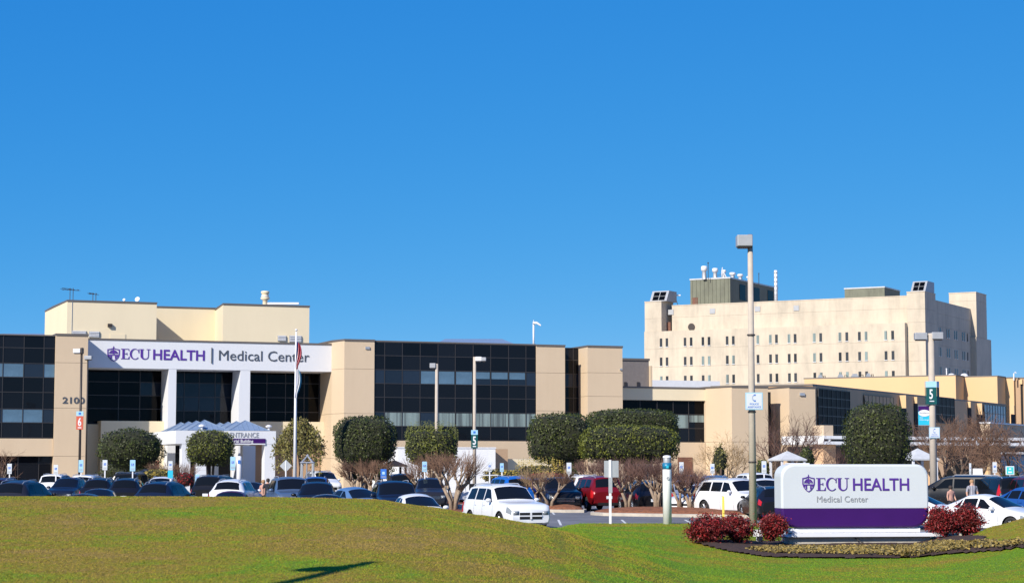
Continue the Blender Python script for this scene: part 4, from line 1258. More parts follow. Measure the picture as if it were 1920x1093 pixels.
# fine grid clipped to the bed outline
st = .16; idx = {}; vs = []; fs = []
gx0, gx1 = min(p[0] for p in bed), max(p[0] for p in bed)
def edge_d(x, y):
    d = 9
    for i in range(len(bed)):
        a, b = Vector(bed[i]), Vector(bed[(i+1) % len(bed)])
        t = max(0, min(1, (Vector((x,y))-a).dot(b-a)/(b-a).length_squared)); d = min(d, (a+(b-a)*t-Vector((x,y))).length)
    return d
def bedz(x, y): return lawnz(x, y) + .03 + .09*min(1, edge_d(x, y)/.5)
nxg = int((gx1-gx0)/st)+2; nyg = int((71.3-58.2)/st)+2
for j in range(nyg):
    for i in range(nxg):
        x, y = gx0+i*st, 58.2+j*st
        if poly_contains(bed, x, y) and poly_contains(bed, x+st, y+st) and poly_contains(bed, x+st, y) and poly_contains(bed, x, y+st):
            q = []
            for a, b in ((i,j),(i+1,j),(i+1,j+1),(i,j+1)):
                if (a,b) not in idx:
                    idx[(a,b)] = len(vs); xx, yy = gx0+a*st, 58.2+b*st
                    vs.append((xx, yy, bedz(xx, yy)+.02*mnoise.noise(Vector((xx*6,yy*6,0)))))
                q.append(idx[(a,b)])
            fs.append(tuple(q))
m.add(vs, fs); tag(m.obj('mulch_bed', M['soil'], smooth=True), kind='structure')
def leafquads(P, N, size, r, squash=1.0):
    """P (n,3) centres, N (n,3) facing -> verts (n*4,3): rhombic leaves"""
    n = len(P)
    t = r.normal(size=(n,3)); t -= (t*N).sum(1)[:,None]*N; t /= np.linalg.norm(t,axis=1)[:,None]
    b = np.cross(N, t)
    s = size*(0.6+0.8*r.rand(n))[:,None]
    v = np.stack([P-t*s, P-b*s*.5*squash, P+t*s, P+b*s*.5*squash], 1)
    return v
def quadmesh(name, V, mat):
    n = len(V)
    me = bpy.data.meshes.new(name)
    me.vertices.add(n*4); me.vertices.foreach_set('co', V.reshape(-1))
    me.loops.add(n*4); me.loops.foreach_set('vertex_index', np.arange(n*4))
    me.polygons.add(n); me.polygons.foreach_set('loop_start', np.arange(n)*4)
    me.update(calc_edges=True); me.materials.append(mat)
    return me
r_ = np.random.RandomState(5)
front = [(1400,65.2),(1445,64.5),(1600,63.9),(1800,63.5),(1880,61.3),(1945,59.0),(1945,59.7),(1880,62.4),(1830,64.8),(1760,67.0),(1480,67.3),(1430,66.8)]
front = [(XG(p,y),y) for p,y in front]
cs = []
while len(cs) < 1250:
    x, y = gx0+(gx1-gx0)*r_.rand(), 58.8+9.6*r_.rand()
    if poly_contains(front, x, y) and poly_contains(bed, x, y): cs.append((x, y, bedz(x, y)))
P, N = [], []
for x, y, z in cs:
    k = r_.randint(9, 16)
    p = r_.normal(size=(k,3))*[.085,.085,.02] + [x, y, z+.05]
    nn = r_.normal(size=(k,3))*.7 + [0,-.5,1]
    P.append(p); N.append(nn)
P = np.concatenate(P); N = np.concatenate(N); N /= np.linalg.norm(N,axis=1)[:,None]
tag(link('bedding_plants', quadmesh('bedding_plants', leafquads(P,N,.05,r_,1.5), M['pansy'])), 'low yellow green bedding plants filling the mulch bed before the sign', 'flower bed', kind='stuff')

# ================================================================== CLIPPED TREES AND SHRUBS
def crown_mesh(name, rx, ry, rz, mat, core, r, leaf=.17, dens=1.0, pw=2.6, rough=.10, flat=None, spikes=0):
    """leaf shell on a lumpy rounded block; returns (leaf mesh, core mesh) centred at the origin"""
    area = 4*math.pi*((rx*ry)**1.6/3+(rx*rz)**1.6/3+(ry*rz)**1.6/3)**(1/1.6)
    n = int(area/(leaf*leaf)*1.5*dens)
    d = r.normal(size=(n,3)); d /= np.linalg.norm(d,axis=1)[:,None]
    k = (np.abs(d)**pw).sum(1)**(-1/pw)               # superellipsoid
    seed = r.rand()*50
    lump = np.array([mnoise.noise(Vector((q[0]*2.2+seed, q[1]*2.2, q[2]*2.2)))*.9 + mnoise.noise(Vector((q[0]*6+seed, q[1]*6, q[2]*6)))*.55 + mnoise.noise(Vector((q[0]*14+seed, q[1]*14, q[2]*14)))*.4 for q in d])
    rad = k*(1+rough*lump)
    depth = 1 - 0.14*r.rand(n)**1.6
    P = d*(rad*depth)[:,None]*[rx,ry,rz]
    N = d/np.array([rx,ry,rz]); N /= np.linalg.norm(N,axis=1)[:,None]
    N = N + r.normal(size=(n,3))*.55; N /= np.linalg.norm(N,axis=1)[:,None]
    V = leafquads(P, N, leaf*.62, r, 1.2)
    if spikes:
        m_ = int(spikes); d2 = r.normal(size=(m_,3)); d2[:,2] = np.abs(d2[:,2])+.5; d2 /= np.linalg.norm(d2,axis=1)[:,None]
        k2 = (np.abs(d2)**pw).sum(1)**(-1/pw)
        b0 = d2*k2[:,None]*[rx,ry,rz]; L_ = (.2+.35*r.rand(m_))
        for j in range(3):
            Pj = b0 + np.array([0,0,1])*(L_*(j+1)/3)[:,None] + d2*(L_*.2)[:,None]
            Vj = leafquads(Pj, np.tile([0,-1,.2],(m_,1))/1.02+0, leaf*.4, r, .8); V = np.concatenate([V, Vj])
    # core
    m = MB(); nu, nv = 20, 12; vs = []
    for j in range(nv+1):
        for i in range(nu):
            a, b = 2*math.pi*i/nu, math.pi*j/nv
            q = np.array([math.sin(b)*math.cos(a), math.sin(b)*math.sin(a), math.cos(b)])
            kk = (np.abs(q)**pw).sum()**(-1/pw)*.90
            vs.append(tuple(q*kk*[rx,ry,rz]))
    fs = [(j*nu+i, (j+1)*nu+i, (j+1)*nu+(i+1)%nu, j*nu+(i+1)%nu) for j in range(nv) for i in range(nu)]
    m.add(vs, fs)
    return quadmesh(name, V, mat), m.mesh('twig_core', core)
def topiary(name, label, cat, px0, px1, py0, py1, Y, mat, depth=None, group=None, leaf=.105, pw=2.8, base=0.0, stems=3, seed=1, rough=.10, spikes=0, core='core', trunk=True, baseY=None):
    a, b = W(px0, (py0+py1)/2, Y), W(px1, (py0+py1)/2, Y)
    zt, zb = W(px0, py0, Y).z, W(px0, py1, Y).z
    rx, rz = (b.x-a.x)/2, (zt-zb)/2
    ry = depth/2 if depth else rx
    r = np.random.RandomState(seed)
    t = thing(name, label, cat, ((a.x+b.x)/2, Y, base), 0, group)
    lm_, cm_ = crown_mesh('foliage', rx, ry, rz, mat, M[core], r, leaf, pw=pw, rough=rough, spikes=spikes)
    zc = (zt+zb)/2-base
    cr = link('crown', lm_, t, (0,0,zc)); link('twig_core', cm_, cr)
    if trunk:
        m = MB()
        for k in range(stems):
            an = k*2*math.pi/stems + seed
            m.path([(.12*math.cos(an),.12*math.sin(an),-.1),(.3*math.cos(an),.3*math.sin(an),zc-rz*.7),(rx*.5*math.cos(an),ry*.5*math.sin(an),zc)], [.11,.09,.05], 7)
        m.obj('trunk', M['trunkd'], t, True)
    return t
topiary('clipped_evergreen_tree','dark oval clipped evergreen against the shaded low wall left of the porch','tree',186,305,804,880,150,M['leafd'],seed=1,pw=2.5,rough=.15)
topiary('clipped_evergreen_tree','round clipped evergreen hiding the left half of the entrance porch sign','tree',350,438,806,874,150,M['leafm'],seed=2,pw=2.9,rough=.13)
topiary('clipped_evergreen_tree','tall dark clipped evergreen before the chamfered beige block','tree',626,744,780,876,146,M['leafd'],seed=3,pw=3.5,rough=.10)
topiary('clipped_evergreen_tree','small boxy evergreen with straw tips under the big glass front','tree',761,857,805,872,143,M['leafm'],seed=4,pw=4.2,rough=.07,spikes=260)
topiary('clipped_evergreen_tree','broad clipped evergreen left of the two stacked hedges at the beige pier','tree',990,1107,775,870,138,M['leafd'],seed=5,pw=4.0,rough=.09)
topiary('clipped_hedge_tree','long flat-topped evergreen hedge crown rising behind the lower hedge','tree',1098,1272,767,826,150,M['leafd'],depth=5,seed=6,pw=3.4,rough=.08)
topiary('clipped_hedge_tree','long olive boxed hedge tree in front of the beige pier and low wing','tree',1086,1272,797,869,134,M['leafm'],depth=4.5,seed=7,pw=3.8,rough=.06,stems=4)
topiary('clipped_evergreen_tree','large dark rounded evergreen rising behind the monument sign','tree',1582,1706,757,888,118,M['leafd'],seed=8,pw=3.2,rough=.09,leaf=.095)
topiary('small_conifer','small olive conifer before the beige wall left of the bare straw tree','tree',1336,1364,834,892,140,M['leafw'],seed=9,pw=1.7,rough=.5,leaf=.13)
topiary('small_conifer','dark little conifer just left of the canopy pillar','tree',1497,1528,835,885,150,M['leafd'],seed=10,pw=1.5,rough=.2,leaf=.13)
topiary('evergreen_shrub','yellow green low shrub behind the dark cars left of the porch','shrub',270,322,880,898,140,M['leafy'],seed=11,rough=.15,trunk=False)
topiary('evergreen_shrub','yellowish hedge behind the royal blue car','shrub',905,972,880,905,130,M['leafy'],seed=12,rough=.15,trunk=False,depth=1.6)
topiary('evergreen_shrub','long golden hedge right of the white enclosure','shrub',968,1058,872,900,133,M['leafy'],seed=13,rough=.2,trunk=False,depth=1.6,spikes=120)
topiary('red_hedge','low reddish hedge in front of the golden hedge','shrub',990,1062,886,908,126,M['leafr'],seed=14,rough=.2,trunk=False,depth=1.2,core='corer')
topiary('evergreen_shrub','dark brown shrub between the porch pillars','shrub',332,362,886,912,145,M['leafr'],seed=15,rough=.2,trunk=False,depth=1.2,core='corer')
topiary('evergreen_shrub','small green bush beside the turquoise sign at the far right','shrub',1880,1910,880,900,130,M['leafd'],seed=16,rough=.2,trunk=False)
topiary('evergreen_shrub','green bush behind the tall lamp post and the white pickup','shrub',1418,1442,862,900,135,M['leafm'],seed=17,rough=.2,trunk=False)

topiary('evergreen_shrub','dark shaded shrub row under the round tree left of the porch','shrub',192,300,868,900,160,M['leafd'],seed=18,rough=.2,trunk=False,depth=1.5)
topiary('evergreen_shrub','dark understory bush below the tall evergreen at the beige block','shrub',640,735,868,900,156,M['leafd'],seed=19,rough=.25,trunk=False,depth=1.5)
topiary('evergreen_shrub','dark understory bush below the broad evergreen at the beige pier','shrub',1062,1092,858,900,146,M['leafd'],seed=20,rough=.25,trunk=False,depth=1.5)
# red nandina-like shrubs round the sign
def redshrub(label, px0, px1, py0, py1, Y, seed):
    a, b = W(px0, 990, Y), W(px1, 990, Y)
    zt, zb = W(px0, py0, Y).z, W(px0, py1, Y).z
    rx, rz = (b.x-a.x)/2, (zt-zb)/2
    r = np.random.RandomState(seed)
    t = thing('red_shrub', label, 'shrub', ((a.x+b.x)/2, Y, zb))
    P, N = [], []; stems = MB()
    for k in range(60):
        an, el = r.rand()*2*np.pi, np.arccos(1-r.rand()*1.15)
        d = np.array([np.sin(el)*np.cos(an)*rx, np.sin(el)*np.sin(an)*rx, np.cos(el)*rz])*(.72+.3*r.rand())
        tip = d + np.array([0,0,rz*.95])
        stems.path([(d[0]*.12,d[1]*.12,0), tuple(d*[.5,.5,.4]+[0,0,rz*.5]), tuple(tip)], .008, 3)
        n = 70
        q = tip + r.normal(size=(n,3))*[.12,.12,.09]
        P.append(q); nn = r.normal(size=(n,3)) + [0,-.3,.6]; N.append(nn)
        q2 = tip*.72 + r.normal(size=(40,3))*[.13,.13,.14]; q2[:,2] = np.abs(q2[:,2]); P.append(q2); N.append(r.normal(size=(40,3)))
    P = np.concatenate(P); N = np.concatenate(N); N /= np.linalg.norm(N,axis=1)[:,None]
    link('foliage', quadmesh('foliage', leafquads(P,N,.045,r,.8), M['leafr']), t)
    stems.obj('stems', M['corer'], t)
redshrub('crimson shrub at the left end of the mulch bed', 1296, 1362, 966, 1026, 67.6, 1)
redshrub('crimson shrub touching the left end one, beside the lamp post', 1354, 1407, 966, 1020, 68.4, 2)
redshrub('narrow crimson shrub tucked against the left edge of the white and purple sign', 1430, 1470, 968, 1014, 68.6, 3)
redshrub('wide crimson shrub at the right end of the sign, left half', 1742, 1792, 952, 1012, 69.6, 4)
redshrub('wide crimson shrub at the right end of the sign, right half', 1782, 1840, 950, 1009, 70.0, 5)

# ------------------------------------------------------------------ bare trees
def rvec(r, s): return Vector((r.gauss(0,1), r.gauss(0,1), r.gauss(0,1)))*s
def crape(seed, ntr=4, spread=.5, trunk_h=1.35, top=3.1, ntw=26, rad=.075):
    """pollarded crape myrtle: a few pale bent trunks ending in knuckles with bursts of fine twigs"""
    r = random.Random(seed); tm, wm_ = MB(), MB()
    for k in range(ntr):
        a = 2*math.pi*k/ntr + r.uniform(-.4,.4); s = spread*r.uniform(.6,1.25)
        h = trunk_h*r.uniform(.85,1.15)
        p = [Vector((math.cos(a)*.07,math.sin(a)*.07,-.1)), Vector((math.cos(a)*s*.25,math.sin(a)*s*.25,h*.4)), Vector((math.cos(a)*s*.75,math.sin(a)*s*.75,h*.75))]
        tm.path(p, [rad*1.35,rad,rad*.85], 7)
        for b in range(3):
            a2 = a + (b-1)*.9 + r.uniform(-.3,.3)
            e = p[-1] + Vector((math.cos(a2)*.35, math.sin(a2)*.35, h*.3*r.uniform(.7,1.3)))
            tm.path([p[-1], (p[-1]+e)/2+rvec(r,.03), e], [rad*.8, rad*.55, rad*.5], 6)
            tm.lathe([(0,-.07),(rad*.8,-.02),(rad*.85,.04),(0,.1)], 6, tuple(e))
            for t in range(ntw):
                d = Vector((math.cos(a2)*.30, math.sin(a2)*.30, 1.0)) + rvec(r, .28)
                d.z = abs(d.z); d.normalize(); L_ = (top-e.z)*r.uniform(.45,1.0)
                m1 = e + d*L_*.5 + rvec(r,.04); e2 = e + d*L_ + rvec(r,.07)
                wm_.path([e, m1, e2], [.011,.008,.004], 3, cap=False)
                for q in range(2):
                    f = r.uniform(.35,.8); s0 = e + (e2-e)*f
                    d2 = (d + rvec(r,.45)).normalized()
                    wm_.path([s0, s0+d2*L_*.35], [.006,.003], 3, cap=False)
    return tm.mesh('trunk', M['bark'], True), wm_
CR = []
for sd_ in range(3):
    CR.append(crape(40+sd_, 4+sd_ % 2, .42+.08*sd_, 1.7, 3.0, 14))
CRM = [(a, {k: b.mesh('crown', M[k]) for k in ('twig','twigp','twigl')}) for a, b in CR]
def crapetree(label, px, Y, sc=1.0, kind='twig', var=0, rz=0.0, sz=None, group='pollarded crape myrtles in the mulch islands'):
    t = thing('crape_myrtle', label, 'tree', (XG(px, Y), Y, lotz(Y)), rz, group)
    o = link('trunk', CRM[var][0], t); c = link('crown', CRM[var][1][kind], t)
    t.scale = (sc, sc, sz or sc)
for i, (lab, px, Y, sc, kd, vr, sz) in enumerate([
    ('full brown crape myrtle standing left of the white SUV behind the mound', 851, 92, 1.12, 'twig', 1, 1.02),
    ('leaning crape myrtle with thick pale stems behind the roof of the front white SUV', 1006, 106, 1.0, 'twigl', 0, .78),
    ('crape myrtle with splayed pale stems between the white SUV and the red one', 1030, 103, 1.05, 'twig', 2, .72),
    ('crape myrtle beside the back of the tilted signpost in the long mulch island', 1177, 99, 1.08, 'twigp', 0, .95),
    ('crape myrtle left of the white blue-banded pillar', 1232, 98, 1.0, 'twigp', 1, .93),
    ('crape myrtle just right of the blue-banded pillar', 1276, 97, .95, 'twigp', 2, .80),
    ('crape myrtle at the right end of the long mulch island beside the white crossover', 1294, 96, 1.0, 'twigp', 0, .80),
    ('reddish crape myrtle before the tall dark evergreen, left one of the pair', 668, 130, 1.2, 'twig', 1, .95),
    ('reddish crape myrtle before the tall dark evergreen, right one of the pair', 700, 128, 1.25, 'twig', 2, .95),
    ('crape myrtle behind the navy SUV beside the white post sign', 790, 122, 1.2, 'twig', 0, 1.0),
    ('dense orange brown crape myrtle right of the small boxy evergreen', 826, 118, 1.4, 'twig', 2, 1.08),
    ('thin crape myrtle below the left side of the olive hedge tree', 1110, 128, 1.2, 'twigp', 1, .95),
    ('thin crape myrtle below the middle of the olive hedge tree', 1150, 126, 1.2, 'twigp', 2, 1.0),
    ('thin crape myrtle below the right side of the olive hedge tree', 1212, 124, 1.2, 'twigp', 0, 1.0),
    ('crape myrtle growing at the left porch pillar', 336, 148, 1.2, 'twig', 0, .9),
    ('crape myrtle between the dark trimmed tree and the left porch pillar', 306, 146, 1.1, 'twig', 1, .9),
    ]):
    crapetree(lab, px, Y, sc, kd, vr, i*1.3, sz)

def baretree(seed, H=6.0, ntr=5, levels=5, spread=.35, rad=.09, ang=.42, tw=.008):
    r = random.Random(seed); tm, wm_ = MB(), MB()
    def grow(p, d, L_, rr, lv):
        n = 3; pts = [p]; dd = d.copy()
        for k in range(n):
            dd = (dd + rvec(r,.12) + Vector((0,0,.05))).normalized(); pts.append(pts[-1] + dd*L_/n)
        rads = [rr*(1-.35*k/n) for k in range(n+1)]
        (tm if lv < 2 else wm_).path(pts, [max(tw*.6, q) for q in rads], 6 if lv < 2 else 3, cap=(lv < 2))
        if lv >= levels: return
        for k in range(3 if lv < 3 else 3):
            f = r.uniform(.45, 1.0); i0 = min(n-1, int(f*n)); s0 = pts[i0] + (pts[i0+1]-pts[i0])*(f*n-i0)
            d2 = (dd + rvec(r, ang)).normalized()
            if d2.z < 0: d2.z *= -.3
            grow(s0, d2.normalized(), L_*r.uniform(.6,.82), max(tw, rr*.52), lv+1)
    for k in range(ntr):
        a = 2*math.pi*k/ntr + r.uniform(-.3,.3)
        d = Vector((math.cos(a)*spread, math.sin(a)*spread, 1)).normalized()
        grow(Vector((math.cos(a)*.1, math.sin(a)*.1, -.1)), d, H*.36, rad, 0)
    return tm.mesh('trunk', M['bark'] if seed % 2 else M['trunkd'], True), wm_
BT = {}
def bare(label, px, Y, H, kind, seed, sx_=1.0, base=None, ntr=5, spread=.35, levels=5):
    k = (seed, kind)
    if k not in BT:
        a, b = baretree(seed, 6.0, ntr, levels, spread); BT[k] = (a, b.mesh('crown', M[kind]), max(v[2] for v in b.v))
    a, b, hh = BT[k]
    t = thing('bare_tree', label, 'tree', (XG(px, Y), Y, 0 if base is None else base), seed*1.1)
    link('trunk', a, t); link('crown', b, t)
    s = H/hh; t.scale = (s*sx_, s*sx_, s)
def hgt(py, Y): return W(960, py, Y).z
bare('bare straw-coloured tree before the sunlit beige wall', 1375, 150, hgt(803,150), 'twigl', 51, 1.15, spread=.5)
bare('bare purple-brown tree before the dark recess and beige block', 1462, 160, hgt(757,160), 'twigp', 52, .9, ntr=5, levels=4)
bare('bare brown tree left of the dark canopy pillar', 1502, 164, hgt(772,164), 'twigp', 53, .8, ntr=5, levels=4)
bare('bare brown rounded tree right of the lamp post with the banner', 1790, 150, hgt(762,150), 'twig', 54, 1.15, spread=.55, ntr=6)
bare('bare brown tree beyond the lamp post before the dark glazed bay', 1822, 156, hgt(775,156), 'twig', 55, 1.0, spread=.5)
bare('bare brown tree cut by the right edge of the picture', 1905, 145, hgt(770,145), 'twig', 56, 1.15, spread=.5)
bare('bare reddish tree at the far left edge before the beige wall', -8, 140, hgt(832,140), 'twig', 57, 1.1, spread=.5, levels=4)
bare('bare dark tree in the shade of the canopy beside the dark rounded evergreen', 1575, 160, hgt(826,160), 'twigp', 58, 1.0, spread=.4, levels=4)

# weeping tree by the flagpole
def weeping():
    px0, px1, Y = 512, 612, 152
    r = np.random.RandomState(9); rr = random.Random(4)
    c = W((px0+px1)/2, 850, Y); H = hgt(780, Y); rx = (W(px1,850,Y).x - W(px0,850,Y).x)/2
    t = thing('weeping_tree', 'weeping green tree with hanging branches right behind the flagpole', 'tree', (c.x, Y, 0))
    tm = MB(); P, N = [], []
    tm.path([(0,0,-.1),(.1,0,H*.35),(-.1,0,H*.6)], [.16,.13,.1], 8)
    for k in range(70):
        a = rr.uniform(0, 2*math.pi); f = rr.uniform(.25,1)
        lob = rx*f; topz = H*(1-.22*f*f) - rr.uniform(0,.3)
        p0 = Vector((0,0,H*.5)); p1 = Vector((math.cos(a)*lob*.6, math.sin(a)*lob*.6, topz)); p2 = Vector((math.cos(a)*lob, math.sin(a)*lob, topz-.5)); p3 = p2 + Vector((math.cos(a)*.15, math.sin(a)*.15, -rr.uniform(1.2,3.0)*(1.1-.2*f)))
        tm.path([p0,p1,p2,p3], [.04,.025,.014,.006], 3, cap=False)
        for (u, v, nn) in ((p1,p2,22),(p2,p3,52)):
            ts = r.rand(nn); q = np.array([tuple(u+(v-u)*float(s_)) for s_ in ts]) + r.normal(size=(nn,3))*.10
            q[:,2] = np.maximum(q[:,2], .8)
            P.append(q); N.append(r.normal(size=(nn,3))*[1,1,.4])
    P = np.concatenate(P); N = np.concatenate(N); N /= np.linalg.norm(N,axis=1)[:,None]
    tm.obj('trunk', M['trunkd'], t)
    link('crown', quadmesh('crown', leafquads(P,N,.10,r,.8), M['leafw']), t)
weeping()

# ------------------------------------------------------------------ mulch islands with kerbs
def island(name, pts, seed):
    """pts: (px, Y) outline"""
    q = [(XG(p, y), y) for p, y in pts]
    n = len(q); cx_ = sum(a for a, b in q)/n; cy_ = sum(b for a, b in q)/n
    kb = MB()
    inner = []
    for x, y in q:
        d = math.hypot(x-cx_, y-cy_); inner.append((cx_+(x-cx_)*(1-.16/d), cy_+(y-cy_)*(1-.16/d)))
    vs = []
    for (x,y),(u,v) in zip(q, inner):
        z = lotz(y); vs += [(x,y,z-.1),(x,y,z+.13),(u,v,z+.15),(u,v,z)]
    fs = []
    for i in range(n):
        j = (i+1) % n
        for k in range(3): fs.append((i*4+k, i*4+k+1, j*4+k+1, j*4+k))
    kb.add(vs, fs); tag(kb.obj(name+'_kerb', M['kerb']), kind='structure')
    m = MB(); rings = [1, .96, .85, .6, .3]
    vs = []
    for f in rings:
        for u, v in inner:
            x, y = cx_+(u-cx_)*f, cy_+(v-cy_)*f
            vs.append((x, y, lotz(y)+.12+.28*(1-f**2)**.6*(1 if f < 1 else 0)+(.03*mnoise.noise(Vector((x*3,y*3,seed))) if f < 1 else 0)))
    vs.append((cx_, cy_, lotz(cy_)+.4))
    fs = []
    for r0 in range(len(rings)-1):
        for i in range(n):
            j = (i+1) % n; fs.append((r0*n+i, r0*n+j, (r0+1)*n+j, (r0+1)*n+i))
    for i in range(n): fs.append(((len(rings)-1)*n+i, (len(rings)-1)*n+(i+1) % n, len(vs)-1))
    m.add(vs, fs); tag(m.obj(name, M['mulch'], smooth=True), kind='structure')
def dens(pts, k=5):
    out = []
    for i in range(len(pts)):
        a, b = pts[i], pts[(i+1) % len(pts)]
        for j in range(k): out.append((a[0]+(b[0]-a[0])*j/k, a[1]+(b[1]-a[1])*j/k))
    return out
island('mulch_island', dens([(1107,96.5),(1130,94.8),(1200,93.6),(1300,92.0),(1420,90.5),(1425,95),(1300,98.5),(1170,101),(1125,100),(1108,98)]), 1)
island('mulch_island_2', dens([(990,103),(1060,101.5),(1095,101.5),(1100,104),(1060,107),(985,108)]), 2)
island('mulch_island_3', dens([(780,94),(840,90),(885,89.5),(895,93),(850,97),(780,98)]), 3)
island('mulch_island_4', dens([(640,126),(860,114),(880,120),(640,133)]), 4)
island('mulch_island_5', dens([(1080,124),(1240,121),(1250,127),(1080,132)]), 5)
M['roofw'] = basic('dull_white_roof', (.50,.51,.52), .7, var=.15)
# ================================================================== CARS
def paintmat(name, col, metal=0.0, rough=0.28):
    m, nt, b = newmat(name)
    b.inputs['Base Color'].default_value = (*col, 1); b.inputs['Metallic'].default_value = metal
    b.inputs['Roughness'].default_value = rough; b.inputs['Coat Weight'].default_value = 0.5 if sum(col) > .5 else 0.15; b.inputs['Specular IOR Level'].default_value = 0.5 if sum(col) > .5 else 0.35; b.inputs['Coat Roughness'].default_value = 0.03
    return m
PAINT = {
 'white': paintmat('white_car_paint', (.70,.71,.73)), 'black': paintmat('black_car_paint', (.008,.008,.010)),
 'navy': paintmat('navy_car_paint', (.008,.012,.028)), 'blue': paintmat('blue_car_paint', (.02,.09,.32), .3),
 'steel': paintmat('steel_blue_car_paint', (.10,.15,.24), .4), 'silver': paintmat('silver_car_paint', (.42,.44,.47), .6),
 'red': paintmat('dark_red_car_paint', (.16,.006,.010), .2), 'maroon': paintmat('maroon_car_paint', (.09,.008,.025), .2),
 'dark': paintmat('charcoal_car_paint', (.03,.03,.036), .4), 'royal': paintmat('royal_blue_car_paint', (.01,.12,.50), .2),
 'lblue': paintmat('light_blue_car_paint', (.16,.30,.50), .5), 'plum': paintmat('dark_plum_car_paint', (.03,.012,.035), .3)}

